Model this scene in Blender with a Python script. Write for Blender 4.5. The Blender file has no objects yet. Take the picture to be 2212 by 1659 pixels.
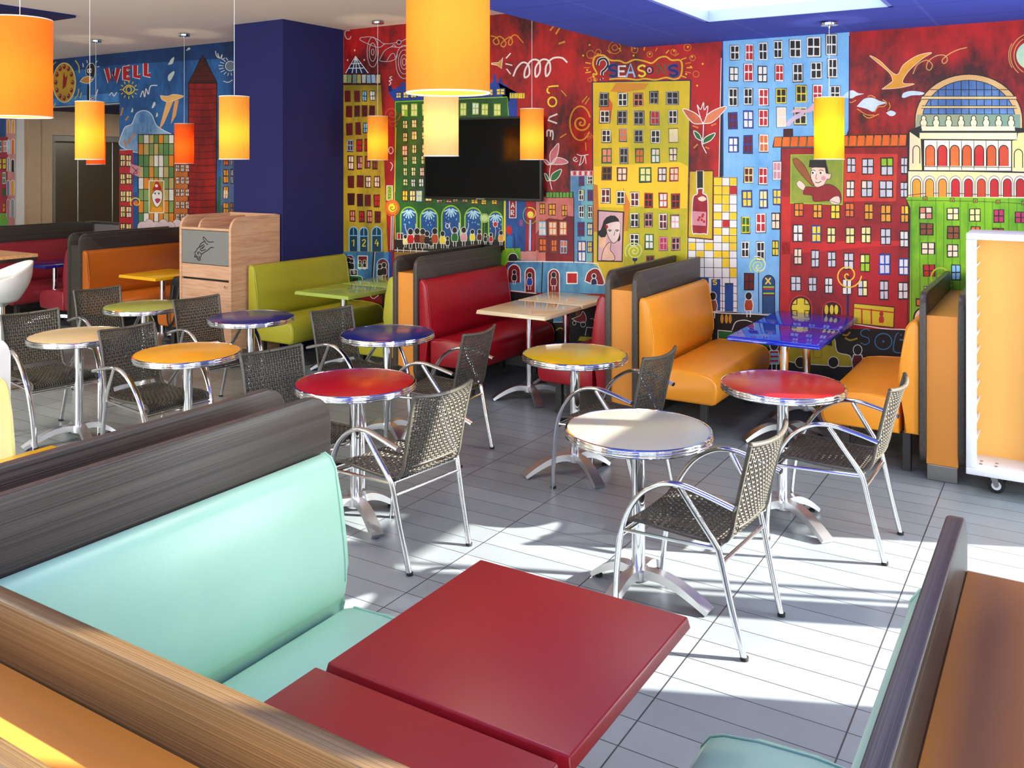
import bpy, bmesh, math, random
from mathutils import Vector, Matrix
random.seed(7)
C = bpy.context.scene.collection
PI = math.pi
# ------------------------------------------------------------------ camera geometry (level camera, shifted lens)
FPX, CX, HY, CAMH = 1953.0, 1106.0, 350.0, 1.95
ALPHA = math.atan2(2312 - CX, FPX)
SA, CA = math.sin(ALPHA), math.cos(ALPHA)
WALL = 7.40                     # the painted back wall stands at y = 7.40

def lin(c):
    c = c / 255.0
    return c / 12.92 if c <= 0.04045 else ((c + 0.055) / 1.055) ** 2.4
def rgb(r, g, b): return (lin(r), lin(g), lin(b), 1.0)

# ------------------------------------------------------------------ materials
class NT:
    def __init__(s, name):
        s.m = bpy.data.materials.new(name); s.m.use_nodes = True
        s.t = s.m.node_tree; s.n = s.t.nodes; s.n.clear()
        s.out = s.n.new('ShaderNodeOutputMaterial')
    def new(s, typ, **kw):
        nd = s.n.new(typ)
        for k, v in kw.items(): setattr(nd, k, v)
        return nd
    def link(s, a, b): s.t.links.new(a, b)
    def val(s, sock, v):
        if hasattr(v, 'is_output'): s.link(v, sock)
        else: sock.default_value = v
    def math(s, op, a, b=None, c=None):
        nd = s.new('ShaderNodeMath', operation=op)
        s.val(nd.inputs[0], a)
        if b is not None: s.val(nd.inputs[1], b)
        if c is not None: s.val(nd.inputs[2], c)
        return nd.outputs[0]
    def mix(s, f, a, b, mode='MIX'):
        nd = s.new('ShaderNodeMix', data_type='RGBA', blend_type=mode)
        s.val(nd.inputs[0], f); s.val(nd.inputs[6], a); s.val(nd.inputs[7], b)
        return nd.outputs[2]
    def noise(s, scale, vec=None, detail=3, rough=.5):
        nd = s.new('ShaderNodeTexNoise'); nd.inputs['Scale'].default_value = scale
        nd.inputs['Detail'].default_value = detail; nd.inputs['Roughness'].default_value = rough
        if vec is not None: s.link(vec, nd.inputs['Vector'])
        return nd.outputs['Fac']
    def coord(s, which='Object', scale=None):
        o = s.new('ShaderNodeTexCoord').outputs[which]
        if scale:
            mp = s.new('ShaderNodeMapping'); mp.inputs['Scale'].default_value = scale
            s.link(o, mp.inputs['Vector']); o = mp.outputs[0]
        return o
    def ramp(s, fac, stops):
        r = s.new('ShaderNodeValToRGB'); e = r.color_ramp.elements
        while len(e) < len(stops): e.new(.5)
        for i, (p, c) in enumerate(stops): e[i].position = p; e[i].color = c
        s.link(fac, r.inputs[0]); return r.outputs[0]
    def bsdf(s, col, rough=.5, metal=0., spec=.5, bump=None, bstr=.1, bdist=.01, coat=0., trans=0.):
        b = s.new('ShaderNodeBsdfPrincipled')
        s.val(b.inputs['Base Color'], col); s.val(b.inputs['Roughness'], rough)
        b.inputs['Metallic'].default_value = metal; b.inputs['Specular IOR Level'].default_value = spec
        b.inputs['Coat Weight'].default_value = coat; b.inputs['Coat Roughness'].default_value = .06
        if bump is not None:
            bn = s.new('ShaderNodeBump'); bn.inputs['Strength'].default_value = bstr; bn.inputs['Distance'].default_value = bdist
            s.link(bump, bn.inputs['Height']); s.link(bn.outputs[0], b.inputs['Normal'])
        s.link(b.outputs[0], s.out.inputs[0]); return b

def plain(name, col, rough=.5, metal=0., spec=.5, coat=0., vary=.06, scale=9., bstr=0., bscale=200.):
    t = NT(name); co = t.coord()
    n = t.noise(scale, co)
    dark = tuple(c * (1 - vary * 2) for c in col[:3]) + (1,)
    lite = tuple(min(1, c * (1 + vary * 2)) for c in col[:3]) + (1,)
    colr = t.mix(n, dark, lite)
    bump = t.noise(bscale, co) if bstr else None
    t.bsdf(colr, rough, metal, spec, bump, bstr, .002, coat)
    return t.m

def streak(name, dark, lite, scale, rough=.4, bstr=.15, spec=.4):
    t = NT(name); v = t.coord('Object', scale)
    n = t.noise(1., v, 5, .62)
    w = t.noise(.13, v, 2)
    f = t.math('ADD', t.math('MULTIPLY', n, .8), t.math('MULTIPLY', w, .25))
    col = t.ramp(f, [(.36, dark), (.66, lite)])
    t.bsdf(col, rough, 0, spec, n, bstr, .002)
    return t.m

M = {}
M['aluminium'] = plain('aluminium', (.82, .82, .83, 1), .16, 1., vary=.01)
M['chrome'] = plain('chrome', (.86, .86, .87, 1), .07, 1., vary=.01)
M['cast_aluminium'] = plain('cast aluminium', (.72, .72, .73, 1), .34, 1., vary=.05)
M['steel'] = plain('brushed steel', rgb(150, 148, 142), .32, 1., vary=.04)
M['steel_dark'] = plain('brushed grey steel', rgb(150, 150, 145), .5, .6, vary=.06, scale=3)
M['lift_steel'] = plain('brushed lift door steel', rgb(140, 142, 128), .34, .7, vary=.08, scale=2)
M['black'] = plain('black plastic', rgb(24, 23, 22), .45)
M['rubber'] = plain('black rubber', rgb(28, 28, 28), .7)
M['white'] = plain('white enamel', rgb(236, 238, 240), .35, vary=.015)
M['white_plastic'] = plain('white moulded plastic', rgb(214, 212, 206), .12, vary=.02, coat=.4)
M['dark_leg'] = plain('dark painted leg', rgb(48, 46, 45), .5)
M['brown_y'] = streak('brown grained laminate', rgb(36, 32, 27), rgb(88, 81, 74), (520, .8, 520), .36, .25, .42)
M['brown_x_bounce'] = streak('brown laminate crosswise with orange bounce', rgb(70, 52, 30), rgb(122, 96, 60), (.8, 520, 520), .36, .25, .42)  # golden tone holds the bounce light from the orange core
M['orange_panel'] = plain('orange laminate', rgb(230, 148, 54), .42, vary=.04, scale=2)
M['amber_panel'] = plain('light amber panel', rgb(238, 176, 86), .5, vary=.03, scale=2)  # orange lightened in the colour for window light on the trolley back
M['beech'] = streak('pale beech veneer', rgb(190, 142, 108), rgb(218, 174, 140), (4, 4, 50), .42, .02)
M['wood_top'] = streak('light wood table top', rgb(176, 124, 78), rgb(214, 164, 112), (3, 60, 60), .35, .03)
def leather(name, c, rough=.32): return plain(name, c, rough, 0, .5, vary=.035, scale=5, bstr=.12, bscale=420)
M['l_mint'] = leather('mint leatherette', rgb(160, 206, 178))
M['l_orange'] = leather('orange leatherette', rgb(232, 148, 34))
M['l_orange_dk'] = leather('burnt orange leatherette', rgb(196, 104, 28))
M['l_red'] = leather('deep red leatherette', rgb(158, 18, 34), .3)
M['l_wine'] = leather('wine red leatherette', rgb(140, 40, 50), .3)
M['l_lime'] = leather('lime leatherette', rgb(176, 172, 50))
M['l_cream'] = leather('pale yellow leatherette', rgb(250, 238, 150))
M['cream_lam'] = plain('pale cream laminate', rgb(238, 234, 224), .4, vary=.02)
def lam(name, c, rough=.12): return plain(name, c, rough, 0, .5, vary=.015, scale=4)
M['t_red'] = lam('red table laminate', rgb(142, 14, 24), .4)
M['t_blue'] = lam('blue table laminate', rgb(14, 40, 170), .05)
M['t_cream'] = lam('cream table laminate', rgb(222, 200, 158), .08)
M['t_lime'] = lam('lime table laminate', rgb(166, 186, 84), .1)
M['t_yellow'] = lam('yellow table laminate', rgb(246, 186, 20), .15)
M['t_violet'] = lam('deep blue table laminate', rgb(30, 24, 110), .1)
M['r_cream'] = lam('cream round laminate', rgb(216, 192, 146), .2)
M['r_green'] = lam('green round laminate', rgb(166, 176, 76), .2)
M['r_navy'] = lam('navy round laminate', rgb(44, 44, 116), .2)
M['r_orange'] = lam('amber round laminate', rgb(236, 166, 20), .2)
M['r_blue'] = lam('blue round laminate', rgb(26, 36, 122), .2)
M['r_red'] = lam('red round laminate', rgb(184, 20, 26), .2)
M['r_yellow'] = lam('yellow round laminate', rgb(212, 174, 20), .2)
M['r_white'] = lam('off white round laminate', rgb(172, 170, 154), .2)
M['wall_blue'] = plain('blue wall paint', rgb(19, 24, 88), .8, vary=.1, scale=1.2, bstr=.1, bscale=160)
M['ceil_white'] = plain('white ceiling paint', rgb(246, 234, 222), .8, vary=.015)
M['beige'] = plain('beige wall cladding', rgb(190, 164, 134), .4, vary=.04)
M['wall_white'] = plain('white wall paint', rgb(222, 220, 214), .8, vary=.02)
M['frame'] = plain('grey window frame', rgb(120, 122, 126), .4)

def wicker(name, c1, c2):
    t = NT(name); co = t.coord()
    n = t.noise(120, co, 2); n2 = t.noise(6, co, 2)
    col = t.mix(t.math('MULTIPLY_ADD', n, .7, t.math('MULTIPLY', n2, .3)), c1, c2)
    t.bsdf(col, .33, 0, .55); return t.m
M['wicker'] = wicker('grey brown wicker', rgb(40, 38, 33), rgb(106, 100, 88))
M['wicker_seat'] = wicker('dark grey brown wicker', rgb(42, 38, 32), rgb(96, 90, 78))

def mat_floor():
    t = NT('grey plank floor tiles'); co = t.coord()
    sp = t.new('ShaderNodeSeparateXYZ'); t.link(co, sp.inputs[0])
    def line(v, off, per, w):
        f = t.math('FRACT', t.math('DIVIDE', t.math('SUBTRACT', v, off), per))
        d = t.math('MINIMUM', f, t.math('SUBTRACT', 1.0, f))
        return t.math('LESS_THAN', d, w / per / 2)
    gx = line(sp.outputs[0], -.65 - .636 * 40, .636, .006)
    gy = line(sp.outputs[1], 2.756 - .1585 * 80, .1585, .0045)
    g = t.math('MAXIMUM', gx, gy)
    ix = t.math('FLOOR', t.math('DIVIDE', t.math('ADD', sp.outputs[0], .65 + .636 * 40), .636))
    iy = t.math('FLOOR', t.math('DIVIDE', t.math('SUBTRACT', sp.outputs[1], 2.756 - .1585 * 80), .1585))
    cb = t.new('ShaderNodeCombineXYZ'); t.link(ix, cb.inputs[0]); t.link(iy, cb.inputs[1])
    wn = t.new('ShaderNodeTexWhiteNoise'); t.link(cb.outputs[0], wn.inputs['Vector'])
    n = t.noise(2.2, co, 5, .6)
    f = t.math('MULTIPLY_ADD', n, .75, t.math('MULTIPLY', wn.outputs['Value'], .25))
    col = t.mix(f, rgb(116, 124, 126), rgb(152, 161, 163))
    col = t.mix(g, col, rgb(52, 54, 58))
    rough = t.math('MULTIPLY_ADD', n, .16, .26)
    t.bsdf(col, rough, 0, .5, t.math('SUBTRACT', 1.0, g), .25, .002)
    return t.m
M['floor'] = mat_floor()

def mat_felt():
    t = NT('blue felt ceiling tile'); co = t.coord()
    sp = t.new('ShaderNodeSeparateXYZ'); t.link(co, sp.inputs[0])
    def line(v, off, per, w):
        f = t.math('FRACT', t.math('DIVIDE', t.math('SUBTRACT', v, off), per))
        return t.math('LESS_THAN', t.math('MINIMUM', f, t.math('SUBTRACT', 1.0, f)), w / per / 2)
    gx = line(sp.outputs[0], -2.70 - .622 * 20, .622, .022)
    gy = line(sp.outputs[1], 5.727 - .622 * 20, .622, .006)
    n = t.noise(260, co, 3, .7); n2 = t.noise(60, co, 2)
    col = t.mix(t.math('MULTIPLY_ADD', n, .75, t.math('MULTIPLY', n2, .3)), rgb(40, 52, 150), rgb(92, 112, 232))
    col = t.mix(gx, col, rgb(84, 100, 205)); col = t.mix(gy, col, rgb(26, 32, 96))
    t.bsdf(col, .9, 0, .2, n, .5, .004); return t.m
M['felt'] = mat_felt()
M['blue_edge_lit'] = plain('pale blue painted edge', rgb(120, 140, 235), .6, vary=.02)  # paler blue stands for the panel's light on the recess sides

def emit(name, c, s):
    t = NT(name); e = t.new('ShaderNodeEmission'); e.inputs[0].default_value = c; e.inputs[1].default_value = s
    t.link(e.outputs[0], t.out.inputs[0]); return t.m
M['panel_light'] = emit('lit ceiling panel', (1, .98, .94, 1), 6.)
M['bulb'] = emit('lit bulb', (1, .80, .5, 1), 14.)

def shade(name, c):
    t = NT(name); co = t.coord('Object', (30, 30, 900)); n = t.noise(1., co, 3)
    co2 = t.coord('Object', (500, 500, 12)); n2 = t.noise(1., co2, 2)
    f = t.math('MULTIPLY_ADD', n, .5, t.math('MULTIPLY', n2, .5))
    col = t.mix(f, tuple(x * .82 for x in c[:3]) + (1,), c)
    d = t.new('ShaderNodeBsdfDiffuse'); tr = t.new('ShaderNodeBsdfTranslucent')
    t.link(col, d.inputs[0]); t.link(col, tr.inputs[0])
    mx = t.new('ShaderNodeMixShader'); mx.inputs[0].default_value = .62
    t.link(d.outputs[0], mx.inputs[1]); t.link(tr.outputs[0], mx.inputs[2]); t.link(mx.outputs[0], t.out.inputs[0])
    return t.m
M['s_amber'] = shade('amber lamp fabric', rgb(255, 206, 96))
M['s_orange'] = shade('orange lamp fabric', rgb(255, 172, 70))
M['s_red'] = shade('red orange lamp fabric', rgb(255, 146, 64))
M['s_peach'] = shade('peach lamp fabric', rgb(255, 222, 168))
M['s_yellow'] = shade('yellow lamp fabric', rgb(255, 222, 70))

def mat_mural():
    t = NT('hand painted mural'); co = t.coord()
    a = t.new('ShaderNodeVertexColor', layer_name='col'); b = t.new('ShaderNodeVertexColor', layer_name='col2')
    mp = t.new('ShaderNodeMapping'); mp.inputs['Scale'].default_value = (1.7, 1, 1.25); t.link(co, mp.inputs[0])
    n = t.noise(1.0, mp.outputs[0], 6, .68)
    mp2 = t.new('ShaderNodeMapping'); mp2.inputs['Scale'].default_value = (17, 1, 5); t.link(co, mp2.inputs[0])
    n2 = t.noise(1.0, mp2.outputs[0], 4, .6)
    f = t.math('ADD', t.math('MULTIPLY', n, .80), t.math('MULTIPLY', n2, .20))
    fr = t.ramp(f, [(.42, (0, 0, 0, 1)), (.62, (1, 1, 1, 1))])
    col = t.mix(fr, a.outputs[0], b.outputs[0])
    t.bsdf(col, .5, 0, .35, n2, .12, .002); return t.m
M['mural'] = mat_mural()

# ------------------------------------------------------------------ mesh building
def cat_path(pts, n=5):
    P = [Vector(p) for p in pts]; out = []
    for i in range(len(P) - 1):
        p0 = P[i - 1] if i else P[0] * 2 - P[1]
        p1, p2 = P[i], P[i + 1]
        p3 = P[i + 2] if i + 2 < len(P) else P[-1] * 2 - P[-2]
        for k in range(n):
            t = k / n
            out.append(.5 * ((2 * p1) + (p2 - p0) * t + (2 * p0 - 5 * p1 + 4 * p2 - p3) * t * t + (3 * p1 - p0 - 3 * p2 + p3) * t ** 3))
    out.append(P[-1]); return out

class MB:
    def __init__(s): s.bm = bmesh.new()
    def box(s, x0, x1, y0, y1, z0, z1, bev=0., seg=2, top=None):
        v = []
        for (x, y, z) in ((x0,y0,z0),(x1,y0,z0),(x1,y1,z0),(x0,y1,z0),(x0,y0,z1),(x1,y0,z1),(x1,y1,z1),(x0,y1,z1)):
            if top and z == z1:
                x = x + top if x == x0 else x - top; y = y + top if y == y0 else y - top
            v.append(s.bm.verts.new((x, y, z)))
        fs = [s.bm.faces.new([v[i] for i in q]) for q in ((3,2,1,0),(4,5,6,7),(0,1,5,4),(1,2,6,5),(2,3,7,6),(3,0,4,7))]
        if bev:
            es = list({e for f in fs for e in f.edges})
            bmesh.ops.bevel(s.bm, geom=es, offset=bev, offset_type='OFFSET', segments=seg, profile=.5, affect='EDGES', clamp_overlap=True)
        return s
    def tube(s, path, rs, rn=None, ref=(0, 1, 0), seg=10, cap=True, closed=False):
        rn = rs if rn is None else rn; P = [Vector(p) for p in path]; n = len(P); rings = []; ref = Vector(ref)
        for i, p in enumerate(P):
            if closed: t = P[(i + 1) % n] - P[i - 1]
            else: t = (P[min(i + 1, n - 1)] - P[max(i - 1, 0)])
            t.normalize(); sd = ref - t * ref.dot(t)
            if sd.length < 1e-4: sd = Vector((1, 0, 0)) - t * t.x
            sd.normalize(); nn = t.cross(sd)
            a = rs[i] if isinstance(rs, (list, tuple)) else rs; b = rn[i] if isinstance(rn, (list, tuple)) else rn
            rings.append([s.bm.verts.new(p + sd * (a * math.cos(2 * PI * k / seg)) + nn * (b * math.sin(2 * PI * k / seg))) for k in range(seg)])
        for i in range(n if closed else n - 1):
            A, B = rings[i], rings[(i + 1) % n]
            for k in range(seg): s.bm.faces.new((A[k], A[(k + 1) % seg], B[(k + 1) % seg], B[k]))
        if cap and not closed:
            s.bm.faces.new(rings[0][::-1]); s.bm.faces.new(rings[-1])
        return s
    def lathe(s, prof, c=(0, 0, 0), seg=48, cap=True):
        rings = []
        for r, z in prof:
            rings.append([s.bm.verts.new((c[0] + r * math.cos(2 * PI * k / seg), c[1] + r * math.sin(2 * PI * k / seg), c[2] + z)) for k in range(seg)])
        for A, B in zip(rings, rings[1:]):
            for k in range(seg): s.bm.faces.new((A[k], A[(k + 1) % seg], B[(k + 1) % seg], B[k]))
        if cap:
            if prof[0][0] > 1e-5: s.bm.faces.new(rings[0][::-1])
            if prof[-1][0] > 1e-5: s.bm.faces.new(rings[-1])
        return s
    def prism(s, poly, axis, a0, a1, bev=0., seg=2):
        # poly: 2-D outline in the plane across axis; axis 'x': (y,z), 'y': (x,z), 'z': (x,y)
        def pt(p, a): return {'x': (a, p[0], p[1]), 'y': (p[0], a, p[1]), 'z': (p[0], p[1], a)}[axis]
        A = [s.bm.verts.new(pt(p, a0)) for p in poly]; B = [s.bm.verts.new(pt(p, a1)) for p in poly]
        fs = [s.bm.faces.new(A[::-1]), s.bm.faces.new(B)]; n = len(poly)
        ends = list({e for f in fs for e in f.edges})
        for i in range(n): s.bm.faces.new((A[i], A[(i + 1) % n], B[(i + 1) % n], B[i]))
        if bev:
            bmesh.ops.bevel(s.bm, geom=ends, offset=bev, offset_type='OFFSET', segments=seg, profile=.5, affect='EDGES', clamp_overlap=True)
        return s
    def sphere(s, c, r, sc=(1, 1, 1), u=16, v=10):
        m = Matrix.Translation(c) @ Matrix.Diagonal((r * sc[0], r * sc[1], r * sc[2], 1))
        bmesh.ops.create_uvsphere(s.bm, u_segments=u, v_segments=v, radius=1, matrix=m); return s
    def build(s, name, m, parent=None, smooth=True, ang=.6, label=None):
        bmesh.ops.recalc_face_normals(s.bm, faces=s.bm.faces[:])
        if smooth:
            for f in s.bm.faces: f.smooth = True
            for e in s.bm.edges:
                if len(e.link_faces) == 2 and e.calc_face_angle(0) > ang: e.smooth = False
        me = bpy.data.meshes.new(name); s.bm.to_mesh(me); s.bm.free()
        for mm in (m if isinstance(m, (list, tuple)) else [m]): me.materials.append(M[mm] if isinstance(mm, str) else mm)
        o = bpy.data.objects.new(name, me); C.objects.link(o)
        if parent: o.parent = parent
        if label: o['label'] = label
        return o

def thing(name, label, cat, loc=(0, 0, 0), rz=0., group=None):
    o = bpy.data.objects.new(name, None); C.objects.link(o); o.empty_display_size = .1
    o.location = loc; o.rotation_euler = (0, 0, rz); tag(o, label, cat, group); return o
def tag(o, label, cat, group=None):
    o['label'] = label; o['category'] = cat
    if group: o['group'] = group
    return o
def struct(o): o['kind'] = 'structure'; return o
def dup(o, parent=None):
    c = o.copy(); C.objects.link(c)
    if parent: c.parent = parent
    for ch in [x for x in bpy.data.objects if x.parent == o]: dup(ch, c)
    return c
def recolour(o, part, m):
    for ch in bpy.data.objects:
        if ch.parent == o and ch.name.split('.')[0] == part:
            ch.material_slots[0].link = 'OBJECT'; ch.material_slots[0].material = M[m]
# ------------------------------------------------------------------ the room
XW = 1.35                       # inner face of the window wall
b = MB(); b.box(-15, XW + .2, -3.2, WALL + .15, -.1, 0); b.box(-13.1, -10.4, WALL + .15, 11, -.1, 0)
struct(b.build('floor', 'floor', smooth=False))
b = MB(); b.box(-15, -3.29, -3.2, WALL + .15, 3.385, 3.5)
struct(b.build('ceiling', 'ceil_white', smooth=False))
# dropped ceiling of blue felt tiles with two openings for light panels
b = MB(); hx0, hx1 = -2.26, -.985
for y0, y1, hole in ((-3.2, 1.85, 0), (1.85, 3.1, 1), (3.1, 5.1, 0), (5.1, 6.35, 1), (6.35, WALL, 0)):
    if hole: b.box(-3.29, hx0, y0, y1, 2.965, 3.5); b.box(hx1, XW + .2, y0, y1, 2.965, 3.5)
    else: b.box(-3.29, XW + .2, y0, y1, 2.965, 3.5)
struct(b.build('ceiling_felt', 'felt', smooth=False))
for i, (y0, y1) in enumerate(((5.1, 6.35), (1.85, 3.1))):  # second panel is an added fill light, out of view
    r = thing('ceiling_light', ['square lit ceiling panel set in the blue tiles above the blue booth table',
                                'added fill light panel, out of view, in the blue tiles above the mint booth'][i], 'ceiling light', ((hx0 + hx1) / 2, (y0 + y1) / 2, 2.99), 0, 'recessed ceiling panels')
    w, d = (hx1 - hx0) / 2, (y1 - y0) / 2
    q = MB(); q.box(-w + .03, w - .03, -d + .03, d - .03, .06, .08); q.build('diffuser', 'panel_light', r, False)
    q = MB()
    for a in ((-w, -w + .03, -d, d), (w - .03, w, -d, d), (-w, w, -d, -d + .03), (-w, w, d - .03, d)): q.box(*a, -.024, .1)
    q.build('rim', 'blue_edge_lit', r, False)
b = MB(); b.box(-12.6, -8.27, .5, 5.28, 3.36, 3.40); struct(b.build('ceiling_blue', 'wall_blue', smooth=False))
# back wall with the opening to the lift lobby
b = MB(); LX0, LX1, LZ = -13.1, -10.63, 2.72
b.box(-15, LX0, WALL, WALL + .15, 0, 3.5); b.box(LX0, LX1, WALL, WALL + .15, LZ, 3.5); b.box(LX1, XW + .2, WALL, WALL + .15, 0, 3.5)
wall_back = struct(b.build('wall_back', 'wall_white', smooth=False))
b = MB(); b.box(LX0 - .1, LX1 + .25, WALL + .15, 11, LZ, LZ + .1); struct(b.build('ceiling_lobby', 'wall_blue', smooth=False))
b = MB(); b.box(LX0 - .2, LX0, WALL + .15, 7.98, 0, LZ); b.box(LX0 - .2, LX0, 7.98, 10.9, 2.36, LZ); b.box(LX0 - .2, LX0, 9.75, 10.9, 0, 2.36)
b.box(LX0, LX0 + .02, 7.60, 7.79, 0, LZ)
struct(b.build('wall_lobby', 'beige', smooth=False))
b = MB(); b.box(LX1 + .02, LX1 + .2, WALL + .15, 10.9, 0, LZ); b.box(LX0 - .2, LX1 + .2, 10.9, 11, 0, LZ); struct(b.build('wall_lobby_end', 'beige', smooth=False))
lift = thing('elevator_door', 'brushed steel elevator doors in the lobby beyond the mural opening', 'elevator', (LX0, 8.86, 0))
b = MB(); b.box(-.14, -.03, -.88, -.81, 0, 2.36); b.box(-.14, -.03, .81, .88, 0, 2.36); b.box(-.14, -.03, -.81, .81, 2.27, 2.36); b.build('door_frame', 'steel_dark', lift, False)
for y0, y1 in ((-.81, -.40), (-.395, .2), (.205, .81)):
    b = MB(); b.box(-.15, -.11, y0, y1, 0, 2.27, .004, 1); b.build('door_panel', 'steel', lift, False)
b = MB(); b.box(-15.15, -15, -3.2, WALL + .15, 0, 3.5); struct(b.build('wall_left', 'wall_white', smooth=False))
# blue column against the back wall
b = MB(); b.box(-7.436, -6.722, 6.51, WALL, 0, 3.385); struct(b.build('wall_column', 'wall_blue', smooth=False))
# window wall on the right: solid, with three openings
def wall_with_openings(name, axis, a0, a1, y0, y1, ops, z1=3.5):
    bb = MB()
    def bx(p0, p1, q0, q1):
        if p1 - p0 > 1e-4 and q1 - q0 > 1e-4:
            bb.box(a0, a1, p0, p1, q0, q1) if axis == 'x' else bb.box(p0, p1, a0, a1, q0, q1)
    cur = y0
    for (p0, p1, q0, q1) in ops:
        bx(cur, p0, 0, z1); bx(p0, p1, 0, q0); bx(p0, p1, q1, z1); cur = p1
    bx(cur, y1, 0, z1)
    return struct(bb.build(name, 'wall_white', smooth=False))
wall_with_openings('wall_right', 'x', XW, XW + .15, -3.2, WALL, [(-2.6, 1.3, .1, 2.9), (1.70, 2.25, 2.1, 2.96), (4.28, 6.03, .08, 2.96)])
wall_with_openings('wall_front', 'y', -3.2, -3.05, -15, XW, [(-8.6, -4.8, .1, 2.9), (-4.2, .8, .1, 2.9)])
def win(name, boxes):
    bb = MB()
    for a in boxes: bb.box(*a)
    return struct(bb.build(name, 'frame', smooth=False))
x0, x1 = XW - .006, XW + .012
win('window_1', [(x0, x1, 4.27, 6.04, 2.14, 2.335), (x0, x1, 4.94, 5.147, .08, 2.14), (x0, x1, 5.185, 5.215, .08, 2.14), (x0, x1, 5.285, 5.315, .08, 2.14),
                 (x0, x1, 5.185, 5.30, 2.335, 2.96), (x0, x1, 4.27, 4.30, .08, 2.96), (x0, x1, 5.95, 6.04, .08, 2.96)])
win('window_2', [(x0, x1, 1.68, 1.71, 2.1, 2.96), (x0, x1, 1.90, 2.0, 2.1, 2.96), (x0, x1, 2.24, 2.27, 2.1, 2.96)])
win('window_3', [(x0, x1, y, y + .06, .1, 2.9) for y in (-2.6, -1.3, 0, 1.24)] + [(x0, x1, -2.6, 1.3, 2.1, 2.2)])
for k, (p0, p1) in enumerate(((-8.6, -4.8), (-4.2, .8))):  # unseen front windows, added to let fill light in
    win('window_%d' % (4 + k), [(p0 + (p1 - p0 - .06) * i / 3, p0 + (p1 - p0 - .06) * i / 3 + .06, -3.15, -3.09, .1, 2.9) for i in range(4)] + [(p0, p1, -3.15, -3.09, 2.1, 2.2)])
b = MB(); b.box(-6.72, XW, WALL - .012, WALL, 0, .1); b.box(LX1, -7.44, WALL - .012, WALL, 0, .1); struct(b.build('baseboard_back', plain('grey baseboard', rgb(120, 116, 112), .5), smooth=False))

# ------------------------------------------------------------------ booth dividers (two grained panels on an orange core)
def round_panel(y0, y1, z0, z1, r, ends):
    # outline in (y,z) with rounded corners on the ends listed ('lo' and/or 'hi')
    pts = []
    def arc(cy, cz, a0, a1):
        for k in range(9):
            a = math.radians(a0 + (a1 - a0) * k / 8); pts.append((cy + r * math.cos(a), cz + r * math.sin(a)))
    if 'lo' in ends: arc(y0 + r, z0 + r, 270, 180); arc(y0 + r, z1 - r, 180, 90)
    else: pts += [(y0, z0), (y0, z1)]
    if 'hi' in ends: arc(y1 - r, z1 - r, 90, 0); arc(y1 - r, z0 + r, 0, -90)
    else: pts += [(y1, z1), (y1, z0)]
    return pts
ZP, ZC = 1.145, 1.008
def divider(x0, x1, y0, y1, ends, label, group='booth dividers'):
    w, l = x1 - x0, y1 - y0
    r = thing('booth_divider', label, 'booth divider', ((x0 + x1) / 2, y0, 0), 0, group)
    lo, hi = (.022 if 'lo' in ends else 0), (.022 if 'hi' in ends else 0)
    for sx in (-1, 1):
        q = MB(); xa, xb = (-w / 2, -w / 2 + .036) if sx < 0 else (w / 2 - .036, w / 2)
        q.prism(round_panel(0, l, .095, ZP, .085, ends), 'x', xa, xb, .006); q.build('panel', 'brown_y', r)
    q = MB(); q.box(-w / 2 + .036, w / 2 - .036, lo, l - hi, .095, ZC, .003, 1); q.build('core', 'orange_panel', r, False)
    q = MB(); q.box(-w / 2 + .04, w / 2 - .04, lo - .004, l - hi + .004, 0, .095, .003, 1); q.build('plinth', 'steel', r, False)
    return r
YB = 6.05
divider(-.79, -.54, YB, 7.38, ['lo'], 'dark panelled booth divider with orange core between the orange bench and the white rack')
divider(-2.925, -2.675, YB, 7.38, ['lo'], 'dark panelled booth divider between the red booth and the orange booth')
divider(-4.935, -4.68, YB, 7.38, ['lo'], 'dark panelled booth divider between the lime booth and the red booth')
dv = divider(-9.64, -9.40, YB, 7.38, ['lo'], 'dark panelled booth divider between the burnt orange bench and the wine red booth')
recolour(dv, 'core', 'brown_y')
dv = divider(-11.45, -11.2, 4.6, 7.38, ['lo'], 'dark panelled booth divider at the far left, beside the bar table')
recolour(dv, 'core', 'brown_y')
divider(-2.44, -2.19, .97, 2.345, ['hi'], 'long dark panelled booth divider behind the mint bench back, nearest on the left', 'near booth dividers')
divider(-.24, .02, 1.18, 2.35, ['hi'], 'dark panelled booth divider with orange core in the lower right corner', 'near booth dividers')
d = divider(-4.43, -4.18, .97, 2.345, ['hi'], 'pale cream booth divider at the left edge behind the yellow table', 'near booth dividers')
for ch in bpy.data.objects:
    if ch.parent == d and ch.name.startswith('panel'): ch.material_slots[0].link = 'OBJECT'; ch.material_slots[0].material = M['cream_lam']
# the divider right in front of the camera runs the other way
r = thing('booth_divider', 'dark panelled booth divider running across the lower left corner in front of the red table', 'booth divider', (-1.235, .70, 0), 0, 'near booth dividers')
for y0, zt in ((-.021, 1.132), (.222, 1.142)):
    q = MB(); q.box(-.94, .94, y0, y0 + .036, .095, zt, .005, 2); q.build('panel', 'brown_x_bounce', r)
q = MB(); q.box(-.93, .93, .015, .222, .095, 1.03, .003, 1); q.build('core', 'orange_panel', r, False)
q = MB(); q.box(-.92, .92, .04, .215, 0, .095, .003, 1); q.build('plinth', 'steel', r, False)

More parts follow.
